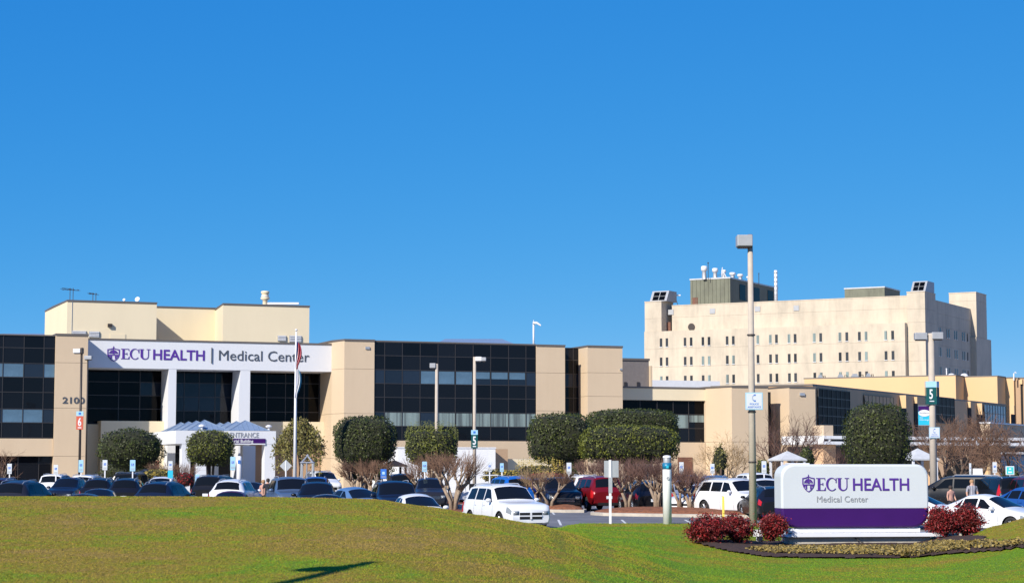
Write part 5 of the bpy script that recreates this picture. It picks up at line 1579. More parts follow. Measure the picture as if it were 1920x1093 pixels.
SPEC = {
 'suv': dict(L=5.05, W=.965, tab=[(0,.36,.74,.74,.80,.60),(.07,.28,.90,.85,.96,.70),(.25,.26,1.00,.92,1.06,.78),(.80,.25,1.05,.955,1.12,.82),(1.42,.25,1.10,.965,1.17,.82),
      (2.12,.25,1.12,.965,1.73,.73),(2.55,.25,1.13,.965,1.79,.72),(3.9,.25,1.15,.965,1.79,.71),(4.55,.26,1.15,.955,1.73,.69),(4.90,.28,1.10,.93,1.16,.74),(5.0,.34,1.0,.88,1.06,.70),(5.05,.42,.90,.80,.96,.62)],
      cowl=1.42, head=2.12, rear=(4.60,4.86), wh=(.93,3.97), wr=.375, side=[(1.72,2.22,2.62,2.62),(2.70,2.70,3.50,3.50),(3.60,3.60,4.42,4.30)], rails=(2.5,4.5), hl=(.05,.38), tl=(4.72,4.99), tlr=(3.3,4.9)),
 'boxy': dict(L=5.15, W=.98, tab=[(0,.38,.84,.78,.92,.66),(.05,.30,1.0,.88,1.06,.74),(.2,.28,1.10,.95,1.16,.82),(.9,.27,1.14,.975,1.21,.85),(1.45,.27,1.18,.98,1.25,.85),
      (2.0,.27,1.18,.98,1.84,.77),(2.4,.27,1.18,.98,1.89,.76),(4.2,.27,1.19,.98,1.89,.75),(4.85,.28,1.18,.975,1.84,.74),(5.02,.32,1.14,.95,1.22,.80),(5.1,.38,1.05,.92,1.12,.76),(5.15,.45,.95,.85,1.0,.70)],
      cowl=1.45, head=2.0, rear=(4.87,5.0), wh=(.95,4.05), wr=.40, side=[(1.68,2.08,2.6,2.6),(2.68,2.68,3.55,3.55),(3.65,3.65,4.7,4.66)], rails=(2.4,4.8), hl=(.04,.34), tl=(4.86,5.08), tlr=(3.2,5.7)),
 'cross': dict(L=4.6, W=.93, tab=[(0,.34,.66,.68,.72,.55),(.07,.24,.80,.82,.87,.66),(.3,.22,.90,.89,.97,.74),(.85,.22,.97,.925,1.04,.78),(1.2,.22,1.02,.93,1.09,.78),
      (2.05,.22,1.05,.93,1.60,.66),(2.5,.22,1.06,.93,1.67,.65),(3.3,.22,1.09,.93,1.66,.64),(3.95,.23,1.12,.925,1.57,.62),(4.35,.26,1.06,.90,1.13,.68),(4.53,.34,.94,.84,1.0,.64),(4.6,.42,.84,.74,.90,.56)],
      cowl=1.2, head=2.05, rear=(3.98,4.30), wh=(.86,3.58), wr=.35, side=[(1.55,2.2,2.45,2.45),(2.53,2.53,3.25,3.25),(3.34,3.34,3.95,3.62)], rails=(2.4,3.9), hl=(.08,.46), tl=(4.20,4.52), tlr=(3.7,4.9)),
 'sedan': dict(L=4.6, W=.89, tab=[(0,.30,.52,.62,.57,.48),(.08,.20,.64,.78,.70,.60),(.4,.17,.75,.86,.82,.68),(.9,.17,.82,.885,.91,.72),(1.15,.17,.86,.89,.96,.72),
      (2.05,.17,.90,.89,1.38,.58),(2.45,.17,.91,.89,1.445,.56),(3.0,.17,.93,.89,1.42,.56),(3.85,.18,.96,.885,1.05,.66),(4.3,.20,.94,.86,1.02,.68),(4.52,.26,.86,.80,.93,.62),(4.6,.34,.76,.70,.82,.55)],
      cowl=1.15, head=2.02, rear=(3.08,3.78), wh=(.83,3.52), wr=.325, side=[(1.48,2.15,2.32,2.32),(2.40,2.40,3.05,3.0),(3.12,3.08,3.45,3.12)], rails=None, hl=(.07,.50), tl=(4.22,4.53), tlr=(3.6,4.85)),
 'van': dict(L=5.1, W=.98, tab=[(0,.34,.70,.76,.78,.60),(.08,.26,.84,.86,.92,.70),(.3,.24,.96,.93,1.04,.78),(.75,.24,1.05,.97,1.14,.82),(1.05,.24,1.10,.98,1.22,.82),
      (2.0,.24,1.12,.98,1.72,.76),(2.5,.24,1.12,.98,1.79,.75),(4.3,.24,1.13,.98,1.79,.74),(4.8,.26,1.12,.97,1.74,.72),(5.0,.30,1.06,.93,1.14,.76),(5.06,.36,.98,.88,1.04,.70),(5.1,.44,.90,.80,.96,.62)],
      cowl=1.05, head=2.0, rear=(4.82,4.98), wh=(.95,4.02), wr=.35, side=[(1.5,2.15,2.55,2.55),(2.63,2.63,3.6,3.6),(3.7,3.7,4.65,4.6)], rails=(2.5,4.6), hl=(.08,.45), tl=(4.82,5.02), tlr=(3.6,5.6)),
 'pickup': dict(L=5.7, W=1.0, tab=[(0,.42,.92,.80,1.0,.70),(.05,.34,1.10,.92,1.15,.80),(.2,.32,1.18,.98,1.24,.86),(.95,.32,1.22,1.0,1.29,.88),(1.5,.32,1.24,1.0,1.31,.88),
      (2.05,.32,1.26,1.0,1.86,.78),(2.4,.32,1.26,1.0,1.92,.77),(3.3,.32,1.26,1.0,1.91,.76),(3.66,.32,1.26,1.0,1.86,.78),(3.80,.32,1.26,1.0,1.30,.90),(5.6,.34,1.24,.99,1.28,.90),(5.66,.42,1.20,.96,1.24,.86),(5.7,.5,1.10,.92,1.14,.80)],
      cowl=1.5, head=2.05, rear=(3.68,3.78), wh=(1.0,4.6), wr=.41, side=[(1.75,2.12,2.6,2.6),(2.68,2.68,3.5,3.5)], rails=None, hl=(.04,.32), tl=(5.50,5.66), tlr=(3.3,4.8)),
}
class Body:
    def __init__(s, sp):
        s.L, s.W = sp['L'], sp['W']; tab = np.array(sp['tab'])
        s.xs = np.arange(0, s.L+1e-6, .025)
        A_ = np.stack([np.interp(s.xs, tab[:,0], tab[:,i]) for i in range(1,6)], 1)
        # round the corners of the silhouette
        Pd = np.concatenate([np.repeat(A_[:1],3,0), A_, np.repeat(A_[-1:],3,0)])
        kr = np.array([1,2,3,4,3,2,1.])/16
        s.A = np.stack([np.convolve(Pd[:,i], kr, 'valid') for i in range(5)], 1)
    def ring(s, x):
        zb, zh, w, zt, wt = [float(np.interp(x, s.xs, s.A[:,i])) for i in range(5)]
        k = min(1.0, max(0.0, (zt-zh-.05)/.25))
        d = zh-zb
        return [(0,zb),(.74*w,zb),(.95*w,zb+.07*d),(w,zb+.40*d),(.995*w,zb+.72*d),(.945*w,zh),
                (wt, zt-.015-.06*k),(wt-.05-.13*k, zt-.005+.0),(wt*.35, zt+.012+.012*k),(0,zt+.018+.018*k)]
    NR = 9
    def P(s, x, r, side=1):
        x = min(max(x, 0), s.L); R_ = s.ring(x); i = min(s.NR-1, max(0, int(r))); f = r-i
        a, b = R_[i], R_[i+1]
        return Vector((s.L/2-x, side*(a[0]+(b[0]-a[0])*f), a[1]+(b[1]-a[1])*f))
    def N(s, x, r, side=1):
        e = .03
        dx = s.P(x+e, r, side) - s.P(x-e, r, side); dr = s.P(x, min(s.NR-.001, r+e), side) - s.P(x, max(0, r-e), side)
        n = dx.cross(dr)
        if n.length < 1e-9: return Vector((0,0,1))
        n.normalize(); c = s.P(x, r, side) - Vector((s.L/2-x, 0, .7))
        return n if n.dot(c) > 0 else -n
    def patch(s, m, f, nu, nv, off=.006, mi=0):
        """f(u,v)->(x,r,side)"""
        b = []
        for j in range(nv+1):
            for i in range(nu+1):
                x, r, sd_ = f(i/nu, j/nv)
                p = s.P(x, r, sd_); n = s.N(x, r, sd_ or 1)
                b.append(p + n*off)
        fs = []
        for j in range(nv):
            for i in range(nu):
                a = j*(nu+1)+i; q = (a, a+1, a+nu+2, a+nu+1)
                n = (b[q[1]]-b[q[0]]).cross(b[q[3]]-b[q[0]])
                c = b[q[0]] - Vector((b[q[0]].x*.6, 0, .7))
                fs.append(q if n.dot(c) > 0 else tuple(reversed(q)))
        m.add(b, fs, mi)
_bm_cache = {}
def car_meshes(kind, grille='bars'):
    key = (kind, grille)
    if key in _bm_cache: return _bm_cache[key]
    sp = SPEC[kind]; bd = Body(sp); L, Wd = sp['L'], sp['W']
    m = MB(); nst = int(L/.06); xs_ = [0]+[.02]+[L*k/nst for k in range(1,nst)]+[L-.02, L]
    ring_n = 2*bd.NR
    vs = []
    for x in xs_:
        Rg = bd.ring(x)
        left = [(y, z) for y, z in Rg]; right = [(-y, z) for y, z in reversed(Rg[1:-1])]
        for y, z in left+right: vs.append((L/2-x, y, z))
    fs = []
    for i in range(len(xs_)-1):
        for k in range(ring_n):
            a, b = i*ring_n+k, i*ring_n+(k+1) % ring_n
            fs.append((a, b, b+ring_n, a+ring_n))
    fs.append(tuple(reversed(range(ring_n)))); fs.append(tuple(range((len(xs_)-1)*ring_n, len(xs_)*ring_n)))
    m.add(vs, fs)
    me = m.mesh('body', [PAINT['white'], M['black']])
    # wheel openings
    o = link('car_tmp', me); cut = MB()
    for wx in sp['wh']:
        for sd_ in (1, -1):
            c = (L/2-wx, 0, sp['wr']); rr = sp['wr']*1.14
            cut.lathe([(0, sd_*(Wd-.34)),(rr, sd_*(Wd-.34)),(rr, sd_*(Wd+.2)),(0, sd_*(Wd+.2))], 24, c, 'y')
    co = cut.obj('cut_tmp', M['black'])
    bmod = o.modifiers.new('b', 'BOOLEAN'); bmod.object = co; bmod.operation = 'DIFFERENCE'; bmod.solver = 'EXACT'
    import bmesh
    bm = bmesh.new(); bm.from_mesh(co.data); bmesh.ops.recalc_face_normals(bm, faces=bm.faces); bmesh.ops.remove_doubles(bm, verts=bm.verts, dist=1e-5); bm.to_mesh(co.data); bm.free()
    bm = bmesh.new(); bm.from_mesh(me); bmesh.ops.remove_doubles(bm, verts=bm.verts, dist=1e-5); bmesh.ops.recalc_face_normals(bm, faces=bm.faces); bm.to_mesh(me); bm.free()
    dg = bpy.context.evaluated_depsgraph_get(); dg.update()
    body = bpy.data.meshes.new_from_object(o.evaluated_get(dg)); body.name = 'body'
    bpy.data.objects.remove(o); bpy.data.objects.remove(co)
    while len(body.materials) < 2: body.materials.append(M['black'])
    body.materials[0] = PAINT['white']; body.materials[1] = M['black']
    for p in body.polygons:
        c = p.center; inn = False
        for wx in sp['wh']:
            d = math.hypot(c.x-(L/2-wx), c.z-sp['wr'])
            if d < sp['wr']*1.145 and abs(c.y) > Wd-.36 and (abs(d-sp['wr']*1.14) < .012 and abs(p.normal.y) < .3 or (abs(abs(c.y)-(Wd-.34)) < .01)): inn = True
        p.material_index = 1 if (inn or c.z < sp['tab'][4][1]+.02) else 0
        p.use_smooth = True
    try: body.set_sharp_from_angle(angle=R(38))
    except Exception: pass
    P_ = []
    def add(name, mb, mat, smooth=False, sub=None): P_.append((name, mb.mesh(name, mat, smooth), sub))
    # glass
    ws = MB(); a, b = sp['cowl']+.07, sp['head']-.05
    bd.patch(ws, lambda u, v: (a+(b-a)*v, 9-2.75*abs(2*u-1), 1 if u > .5 else -1), 16, 6, .008)
    add('windshield', ws, M['carglass'], True)
    rg = MB(); a2, b2 = sp['rear']
    bd.patch(rg, lambda u, v: (a2+(b2-a2)*v, 9-2.6*abs(2*u-1), 1 if u > .5 else -1), 16, 5, .010)
    add('rear_window', rg, M['carglass'], True)
    for (x0b,x0t,x1b,x1t) in sp['side']:
        for sd_ in (1,-1):
            sw = MB()
            def f(u, v, sd_=sd_): 
                t = .10+.78*v; return ((x0b+(x0t-x0b)*v)*(1-u)+(x1b+(x1t-x1b)*v)*u, 5+t, sd_)
            bd.patch(sw, f, 5, 4, .006); add('side_window', sw, M['carglass'], True)
    # lamps
    h0, h1 = sp['hl'][0], sp['hl'][1]-.08
    for sd_ in (1,-1):
        hl = MB(); bd.patch(hl, lambda u, v, s2=sd_: (h0+(h1-h0)*u, 3.75+1.05*v, s2), 6, 3, .008)
        xf = L/2-.0
        zc = bd.P(h0, 4.3).z
        hl.box(xf-.09, xf+.010, min(sd_*.50, sd_*(.74 if kind != 'sedan' else .58)), max(sd_*.50, sd_*(.74 if kind != 'sedan' else .58)), zc-.09, zc+.06)
        add('headlight', hl, M['lens'], True)
        tl = MB(); t0, t1 = sp['tl']; q0, q1 = sp['tlr']
        bd.patch(tl, lambda u, v, s2=sd_: (t0+(t1-t0)*u, q0+(q1-q0)*v, s2), 5, 4, .010)
        add('taillight', tl, M['red'], True)
        # mirror
        mm = MB(); mx = L/2-sp['side'][0][0]-.10; mz = bd.P(sp['side'][0][0], 5.15).z
        y = sd_*(Wd*.93)
        mm.lathe([(0,-.09),(.07,-.07),(.095,0),(.085,.06),(0,.07)], 10, (0,0,0), 'x')
        mm.v = [(mx+vx, y+sd_*.14+vy*1.25, mz+.05+vz*.85) for vx, vy, vz in mm.v]
        mm.path([(mx-.02, y, mz-.02),(mx, y+sd_*.10, mz+.02)], .025, 5)
        add('mirror', mm, 'PAINT', True)
        # door seams and handles
        ds = MB(); xsn = [sp['side'][0][2]+.04, sp['side'][1][2]+.05, sp['side'][0][0]-.12]
        for xx in xsn:
            bd.patch(ds, lambda u, v, s2=sd_, xx=xx: (xx+.012*u, 2.1+2.9*v, s2), 1, 8, .003)
        add('door_seam', ds, M['black'])
        dh = MB()
        for xx in xsn[:2]:
            p = bd.P(xx-.16, 4.45, sd_); dh.box(p.x-.09, p.x+.09, min(p.y-.01, p.y+sd_*.03), max(p.y-.01, p.y+sd_*.03), p.z-.018, p.z+.018)
        add('door_handle', dh, 'PAINT')
    # nose: grille, lower intake, plates
    zg = bd.P(.05, 4.0).z - (.06 if kind == 'suv' else 0); gw = .47 if kind != 'sedan' else .42; gh = {'suv':.15,'boxy':.19,'cross':.11,'sedan':.06,'van':.11,'pickup':.2}[kind]
    g_ = MB().box(L/2-.06, L/2+.015, -gw, gw, zg-gh, zg+gh*.7)
    add('grille', g_, M['black'])
    gb = MB()
    if grille == 'cross':
        gb.box(L/2+.016, L/2+.04, -.035, .035, zg-gh, zg+gh*.7).box(L/2+.016, L/2+.035, -gw, -.036, zg-.05, zg-.0).box(L/2+.016, L/2+.035, .036, gw, zg-.05, zg-.0)
        add('grille_bar', gb, 'PAINT')
    elif kind != 'sedan':
        for k in range(3): gb.box(L/2+.016, L/2+.026, -gw, gw, zg-gh+.05+k*gh*.5, zg-gh+.075+k*gh*.5)
        add('grille_bar', gb, M['chrome'])
    zi = sp['tab'][1][1]
    add('bumper_intake', MB().box(L/2-.1, L/2-.01, -.5, .5, zi+.03, zi+.13), M['black'])
    zr = bd.P(L-.03, 3.4).z
    add('licence_plate', MB().box(-L/2-.015, -L/2+.05, -.16, .16, zr-.05, zr+.10), M['plate'])
    add('bumper_guard', MB().box(-L/2-.01, -L/2+.2, -.62, .62, zi+.02, zi+.16), M['black'])
    if sp['rails']:
        for sd_ in (1,-1):
            rl = MB(); a, b = sp['rails']
            rl.path([bd.P(a, 6.7, sd_)+Vector((0,0,.0)), bd.P(a+.15, 6.7, sd_)+Vector((0,0,.07)), bd.P((a+b)/2, 6.7, sd_)+Vector((0,0,.07)), bd.P(b-.15, 6.7, sd_)+Vector((0,0,.07)), bd.P(b, 6.7, sd_)], .02, 5)
            add('roof_rail', rl, M['galv'])
    if kind == 'pickup':
        add('bed_opening', MB().box(-L/2+.12, L/2-3.95, -.82, .82, 1.22, 1.318), M['black'])
    # wheels
    wr = sp['wr']
    ty = MB().lathe([(wr*.62,-.11),(wr*.93,-.11),(wr,-.07),(wr,.07),(wr*.93,.11),(wr*.62,.11),(wr*.60,.0),(wr*.62,-.11)], 26, (0,0,0), 'y').mesh('tyre', M['tyre'], True)
    rm = MB(); rm.lathe([(wr*.60,-.10),(wr*.66,-.105),(wr*.66,.10),(wr*.60,.09)], 24, (0,0,0), 'y')
    rm.lathe([(wr*.60,.0),(0,.0)], 16, (0,0,0), 'y', 1); rm.lathe([(0,.085),(wr*.15,.08),(wr*.17,.03)], 12, (0,0,0), 'y')
    for k in range(5):
        a = 2*math.pi*k/5
        for da in (-.13, .13):
            c, s_ = math.cos(a+da), math.sin(a+da); c2, s2 = math.cos(a+da*1.7), math.sin(a+da*1.7)
            rm.path([(c*wr*.14,.07,s_*wr*.14),(c2*wr*.62,.085,s2*wr*.62)], [.022,.020], 4)
    rme = rm.mesh('rim', [M['rim'], M['black']])
    _bm_cache[key] = (body, P_, ty, rme)
    return _bm_cache[key]

def car(name, label, kind, color, px, Y, yaw, z=None, H=1.0, grille='bars', x=None):
    body, parts, ty, rme = car_meshes(kind, grille); sp = SPEC[kind]
    gx_ = XG(px, Y) if x is None else x
    z = lotz(Y) if z is None else z
    t = thing(name, label, {'pickup':'pickup truck','van':'van'}.get(kind, 'car'), (gx_, Y, z), R(yaw), 'cars parked in front of the hospital')
    t.scale = (1, 1, H)
    def put(nm, me, mat=None, parent=t):
        o = link(nm, me, parent)
        if mat is not None:
            o.material_slots[0].link = 'OBJECT'; o.material_slots[0].material = mat
        return o
    put('body', body, PAINT[color])
    for nm, me, sub in parts:
        o = put(nm, me, PAINT[color] if me.materials and me.materials[0] == PAINT['white'] else None)
    for wx in sp['wh']:
        for sd_ in (1,-1):
            w = link('wheel', ty, t, (sp['L']/2-wx, sd_*(sp['W']-.135), sp['wr']), (0,0,0 if sd_ > 0 else math.pi))
            link('rim', rme, w)
    return t
_add_fix = True
def _fixmat():
    pass
# 'PAINT' placeholder resolves to the white paint, swapped per car
_old_mesh = MB.mesh
def _mesh(s, name, mats, smooth=False):
    if mats == 'PAINT': mats = PAINT['white']
    return _old_mesh(s, name, mats, smooth)
MB.mesh = _mesh

C = car
C('parked_suv','silver blue SUV seen from behind at the far left, nearest the mound','cross','dark',50,88,80,H=1.04)
C('parked_sedan','navy car whose roof barely shows over the mound right of the far left SUV','sedan','navy',160,78.5,92)
C('parked_sedan','navy sedan seen from behind between the 6 sign and the first white post sign','sedan','navy',188,86,95)
C('parked_suv','dark plum car at the left edge behind the silver blue SUV','cross','plum',12,112,85)
C('parked_suv','navy crossover facing the camera with a teal lit windshield','cross','navy',128,118,-92)
C('parked_suv','white SUV roof showing behind the dark cars near the 6 sign','suv','white',108,140,90)
C('parked_suv','white SUV roof right of the 6 sign lamp post','suv','white',166,126,90)
C('parked_suv','black crossover with its tail lights showing, right of the 6 sign post','cross','black',193,112,90)
C('parked_suv','large black SUV seen from behind, below the round-crowned tree','boxy','black',249,130,88,H=1.02)
C('parked_suv','black crossover in front of the large black SUV','cross','black',241,110,94)
C('parked_van','long dark van with a shining roof behind the shrub left of the porch','van','dark',281,152,128,H=1.16)
C('parked_sedan','white crossover facing the camera behind the steel blue one','cross','white',303,124,-90)
C('parked_suv','navy blue crossover seen from behind in the row before the entrance, left of the gap','cross','navy',314,92,80,H=.97)
C('parked_suv','black SUV with a red tail light before the porch','suv','black',411,117,80)
C('parked_suv','white crossover with black rear window next to the black SUV','cross','white',443,100,84)
C('parked_sedan','maroon sedan roof just above the mound below the porch','sedan','maroon',436,83,92)
C('parked_sedan','dark sedan behind the white crossover with the black rear window','sedan','dark',472,112,95)
C('parked_suv','steel blue SUV facing the camera beside the two people','suv','steel',545,97,-76)
C('parked_suv','black crossover facing the camera in front of the steel blue SUV','cross','black',594,89.5,-86,H=.98)
C('parked_sedan','navy sedan whose roof barely shows before the black crossover','sedan','navy',613,76.5,95)
C('parked_suv','blue crossover behind the black one near the gazebo','cross','blue',592,124,-90)
C('parked_van','white van beyond the gazebo near the building','van','white',604,152,-70,H=1.1)
C('parked_sedan','light blue sedan angled beside the navy SUV','sedan','lblue',668,88,-60)
C('parked_suv','navy SUV facing the camera behind the white sedan','suv','navy',740,87,-80,H=.97)
C('parked_suv','black SUV roof behind the navy SUV','suv','black',752,124,95,H=1.04)
C('parked_sedan','white sedan with a sunroof rising above the mound','sedan','white',782,77.5,-74)
C('parked_suv','charcoal crossover in the shade behind the white post sign','cross','dark',806,112,-85)
C('parked_suv','white SUV with a black crosshair grille at the end of the mound','suv','white',948,80.0,-67,grille='cross')
C('parked_suv','royal blue SUV seen from behind over the front white SUV','suv','royal',952,108,108)
C('parked_suv','charcoal crossover behind the splayed crape myrtle','cross','dark',1004,113,95)
C('parked_sedan','black SUV left of the red SUV with its front to the road','suv','black',1046,106,-82,H=.97)
C('parked_suv','dark red SUV seen from behind left of the tilted signpost back','suv','red',1114,107.5,106)
C('parked_suv','white SUV roof behind the dark red SUV','suv','white',1094,126,96)
C('parked_sedan','black hatchback with bright tail light behind the crape myrtle','cross','black',1206,103,100,H=.93)
C('parked_sedan','silver white sedan behind the black hatchback','sedan','silver',1216,117,80,H=1.03)
C('parked_suv','silver crossover behind the blue-banded white pillar','cross','silver',1262,104,106,H=.97)
C('parked_suv','black SUV far behind the blue-banded white pillar','suv','black',1284,122,90)
C('parked_sedan','white sedan nose peeping left of the big white crossover','sedan','white',1311,99,-120)
C('parked_suv','silver blue SUV behind the big white crossover','suv','steel',1342,118,80)
C('parked_suv','white SUV turned to the road left of the tall lamp post','suv','white',1384,94.5,-60,H=.965)
C('parked_pickup','white pickup truck behind the tall lamp post','pickup','white',1414,122,-72)
C('parked_sedan','white crossover at the left edge of the sign behind the black car','cross','white',1436,107,-95)
C('parked_sedan','black car with plate and red lights between lamp post and sign','cross','black',1440,90,96,H=.86)
C('parked_sedan','white sedan with teal windshield just right of the monument sign','sedan','white',1716,81,-30)
C('parked_sedan','white four-door sedan at the right with its nose to the road','sedan','white',1856,76.2,-48)
C('parked_sedan','blue sedan cut by the right edge of the picture','sedan','blue',1938,88,-62)
C('parked_van','long black van with a shining roof behind the white four-door sedan','van','black',1796,103,150,H=1.03)
C('parked_suv','large black SUV right of the man in the striped shirt','boxy','black',1872,101,97,H=.95)
C('parked_suv','maroon SUV with tall red tail light at the right edge','boxy','maroon',1936,98,97,H=.97)

# golf cart
t = thing('golf_cart', 'white-roofed golf cart parked behind the orange brown crape myrtle', 'golf cart', (XG(896,120),120,lotz(120)), R(15))
MB().box(-1.1,1.1,-.6,.6,1.78,1.84).obj('roof', M['wmetal'], t)
fr_ = MB()
for x in (-.95,.95):
    for y in (-.52,.52): fr_.path([(x*.9,y,.7),(x,y,1.79)], .025, 5)
fr_.obj('frame', M['galv'], t)
bevel(MB().prism_y([(-1.15,.35),(1.1,.35),(1.2,.75),(.9,.95),(.4,.45),(-.2,.45),(-.3,.8),(-1.1,.85)], -.58, .58).obj('body', M['wmetal'], t), .03)
MB().box(-.35,.2,-.5,.5,.80,.92).box(-.42,-.32,-.5,.5,.9,1.3).obj('seat', M['black'], t)
for x in (-.8,.85):
    for y in (-.5,.5):
        MB().lathe([(0,-.09),(.22,-.09),(.22,.09),(0,.09)], 14, (x,y,.22), 'y').obj('wheel', M['tyre'], t)

# ================================================================== POSTS, SIGNS, PEOPLE
def post_base(px, Y): return (XG(px, Y), Y, lotz(Y))
def shoebox(t, parent_mat, x0, x1, z0, z1, y0, y1, name='lamp_head'):
    b = bevel(MB().box(x0, x1, y0, y1, z0, z1).obj(name, parent_mat, t), .03)
    MB().box(x0+.06, x1-.06, y0+.06, y1-.06, z0-.05, z0-.003).obj('lens', M['postdark'], b)
# tall concrete lamp post by the sign
Y = 80.0
bx_, bz = XG(1411.5, Y), .0
t = thing('tall_lamp_post', 'tallest tapered concrete lamp post with box head left of the monument sign', 'lamp post', (bx_, Y, lawnz(bx_, Y)-.05))
base = lawnz(bx_, Y)-.05
H_ = W(1415, 440, Y).z - base
MB().path([(0,0,0),(0,0,H_-.55)], [.155,.105], 14).obj('pole', M['postbeige'], t, True)
MB().path([(0,0,H_-.56),(0,0,H_)], [.10,.10], 12).obj('pole_cap', M['brick'], t, True)
zl0, zl1 = W(1400, 463, Y).z-base, W(1400, 442, Y).z-base
shoebox(t, M['lampgrey'], W(1381,450,Y).x-bx_, W(1409.5,450,Y).x-bx_, zl0, zl1, -.35, .35)
s_ = MB()
zs0, zs1 = W(1400, 768.5, Y).z-base, W(1400, 736, Y).z-base
xa_, xb__ = W(1396.5,750,Y).x-bx_, W(1429,750,Y).x-bx_
pl = bevel(MB().box(xa_, xb__, -.23, -.20, zs0, zs1).obj('sign_plate', M['paleblue'], t), .01)
MB().box(xa_+.04, xb__-.04, -.236, -.231, zs0+.04, zs1-.04).obj('sign_face', M['signw'], pl)
def handset(parent, x, z, h, y, mat):
    m = MB(); pts = []
    n = 10
    for k in range(n+1):
        a = R(115 + 130*k/n); pts.append((x+h*.35+h*.5*math.cos(a), z+h*.5*math.sin(a)))
    for (ax, az), (bx2, bz2) in zip(pts[:-1], pts[1:]):
        ra = .07*h
        m.prism_y([(ax-ra, az-ra),(ax+ra, az-ra),(bx2+ra, bz2+ra),(bx2-ra, bz2+ra)], y-.006, y)
    for (ax, az) in (pts[0], pts[-1]):
        m.box(ax-.02*h, ax+.22*h, y-.0065, y-.0005, az-.11*h, az+.11*h)
    m.obj('phone_symbol', mat, parent)
handset(pl, (xa_+xb__)/2-.03, zs1-.22, .26, -.2365, M['signblue'])
put_text('POLICE', pl, M['signblue'], xa_+.17, xb__-.17, zs0+.20, zs0+.27, -.2365, .02, .004)
put_text('ASSISTANCE', pl, M['signblue'], xa_+.08, xb__-.08, zs0+.08, zs0+.15, -.2365, .02, .004)
for p in (745, 772, 866, 628):
    z = W(1411, p, Y).z-base
    MB().lathe([(.15,-.03),(.165,-.03),(.165,.03),(.15,.03)], 14, (0,0,z)).obj('strap', M['postdark'], t)

def small5(t, base, Y, x, pyA, pyB, wpx, letter, panel, yoff=-.14, sub=True):
    """parking zone sign: pale blue header and a coloured panel with a number"""
    s = FPX/Y; w = wpx/s/2
    z1, z0 = W(960, pyA, Y).z-base, W(960, pyB, Y).z-base
    zm = z1-(z1-z0)*.26
    MB().box(x-w, x+w, yoff-.05, yoff, zm+.004, z1).obj('sign_header', M['paleblue'], t)
    MB().box(x-w*.35, x+w*.35, yoff-.058, yoff-.051, zm+(z1-zm)*.3, zm+(z1-zm)*.75).obj('header_symbol', M['signblue'], t)
    p = MB().box(x-w, x+w, yoff-.05, yoff, z0, zm-.004).obj('sign_panel', panel, t)
    put_text(letter, p, M['signw2'], x-w*.5, x+w*.45, z0+(zm-z0)*.28, z0+(zm-z0)*.88, yoff-.051, .02, .008)
    MB().box(x-w*.5, x+w*.5, yoff-.058, yoff-.051, z0+(zm-z0)*.10, z0+(zm-z0)*.17).obj('panel_line', M['signw2'], p)

def lamp(label, px, pyTop, Y, r, mat, heads, sign=None):
    t = thing('lamp_post', label, 'lamp post', post_base(px, Y)); base = lotz(Y)
    h = W(px, pyTop, Y).z-base
    MB().path([(0,0,0),(0,0,h)], [r*1.25, r], 10).obj('pole', mat, t, True)
    MB().lathe([(0,0),(.3,0),(.3,.6),(.24,.66),(0,.66)], 12).obj('base', M['conc'], t)
    s = FPX/Y
    for a, b, c, d, mm in heads:
        shoebox(t, mm, (a-px)/s, (b-px)/s, W(px, d, Y).z-base, W(px, c, Y).z-base, -.22, .22)
    if sign: small5(t, base, Y, 0, *sign)
    return t
lamp('dark slim lamp post with a white head carrying the red 6 sign', 148, 652, 128, .07, M['postdark'], [(133,146.5,654,662,M['wmetal']),(146.6,151,652,663,M['postdark'])], (771,805,13,'6',M['orange']))
lamp('faint second lamp post just behind the 6 sign lamp', 160, 667, 150, .05, M['postdark'], [(154,168,667,674,M['lampgrey'])])
lamp('beige lamp post with a left-hand head before the big glass front', 818, 682, 143, .11, M['postbeige'], [(805,816,681,690,M['lampgrey'])])
lamp('beige lamp post with a right-hand head carrying the green 5 sign', 889.5, 669, 128, .10, M['postbeige'], [(891,903,669,677,M['wmetal']),(903.1,911,670,677,M['lampgrey'])], (806,840,12.5,'5',M['teal']))
t = lamp('lamp post with two heads, green 5 sign and blue banner behind the monument sign', 1751, 625, 112, .17, M['postbeige'], [(1720,1743,624,637,M['lampgrey']),(1752,1773,623,636,M['lampgrey'])], None)
base = lotz(112); s = FPX/112
MB().box((1742-1751)/s, (1752.5-1751)/s, -.06, .06, W(960,632,112).z-base, W(960,629,112).z-base).obj('arm', M['postdark'], t)
# three-sided number sign round the post
z1, z0 = W(960, 715, 112).z-base, W(960, 758, 112).z-base; zm = z1-(z1-z0)*.26
for (xa, xb_, ya, yb_) in ((-.38,.20,-.20,-.30),(.21,.40,-.30,-.05),(-.40,-.385,-.19,.05)):
    m = MB(); m.prism_z([(xa,ya),(xb_,yb_),(xb_+.01,yb_+.04),(xa+.01,ya+.04)] , z0, zm-.004); p5 = m.obj('sign_panel', M['teal'], t)
    MB().prism_z([(xa,ya),(xb_,yb_),(xb_+.01,yb_+.04),(xa+.01,ya+.04)], zm, z1).obj('sign_header', M['paleblue'], t)
o5 = put_text('5', t, M['signw2'], 0, .19, 0, .52, 0, .02, .008); o5.location = (-.20, -.245, z0+.32); o5.rotation_euler = (0,0,math.atan2(-.10,.58))
o5 = put_text('NORTH', t, M['signw2'], 0, .26, 0, .07, 0, .02, .008); o5.location = (-.26, -.235, z0+.14); o5.rotation_euler = (0,0,math.atan2(-.10,.58)); 
bpy.data.objects.remove(o5)
MB().box(-.2,.06,-.28,-.27,z0+.15,z0+.20).obj('panel_line', M['signw2'], t)
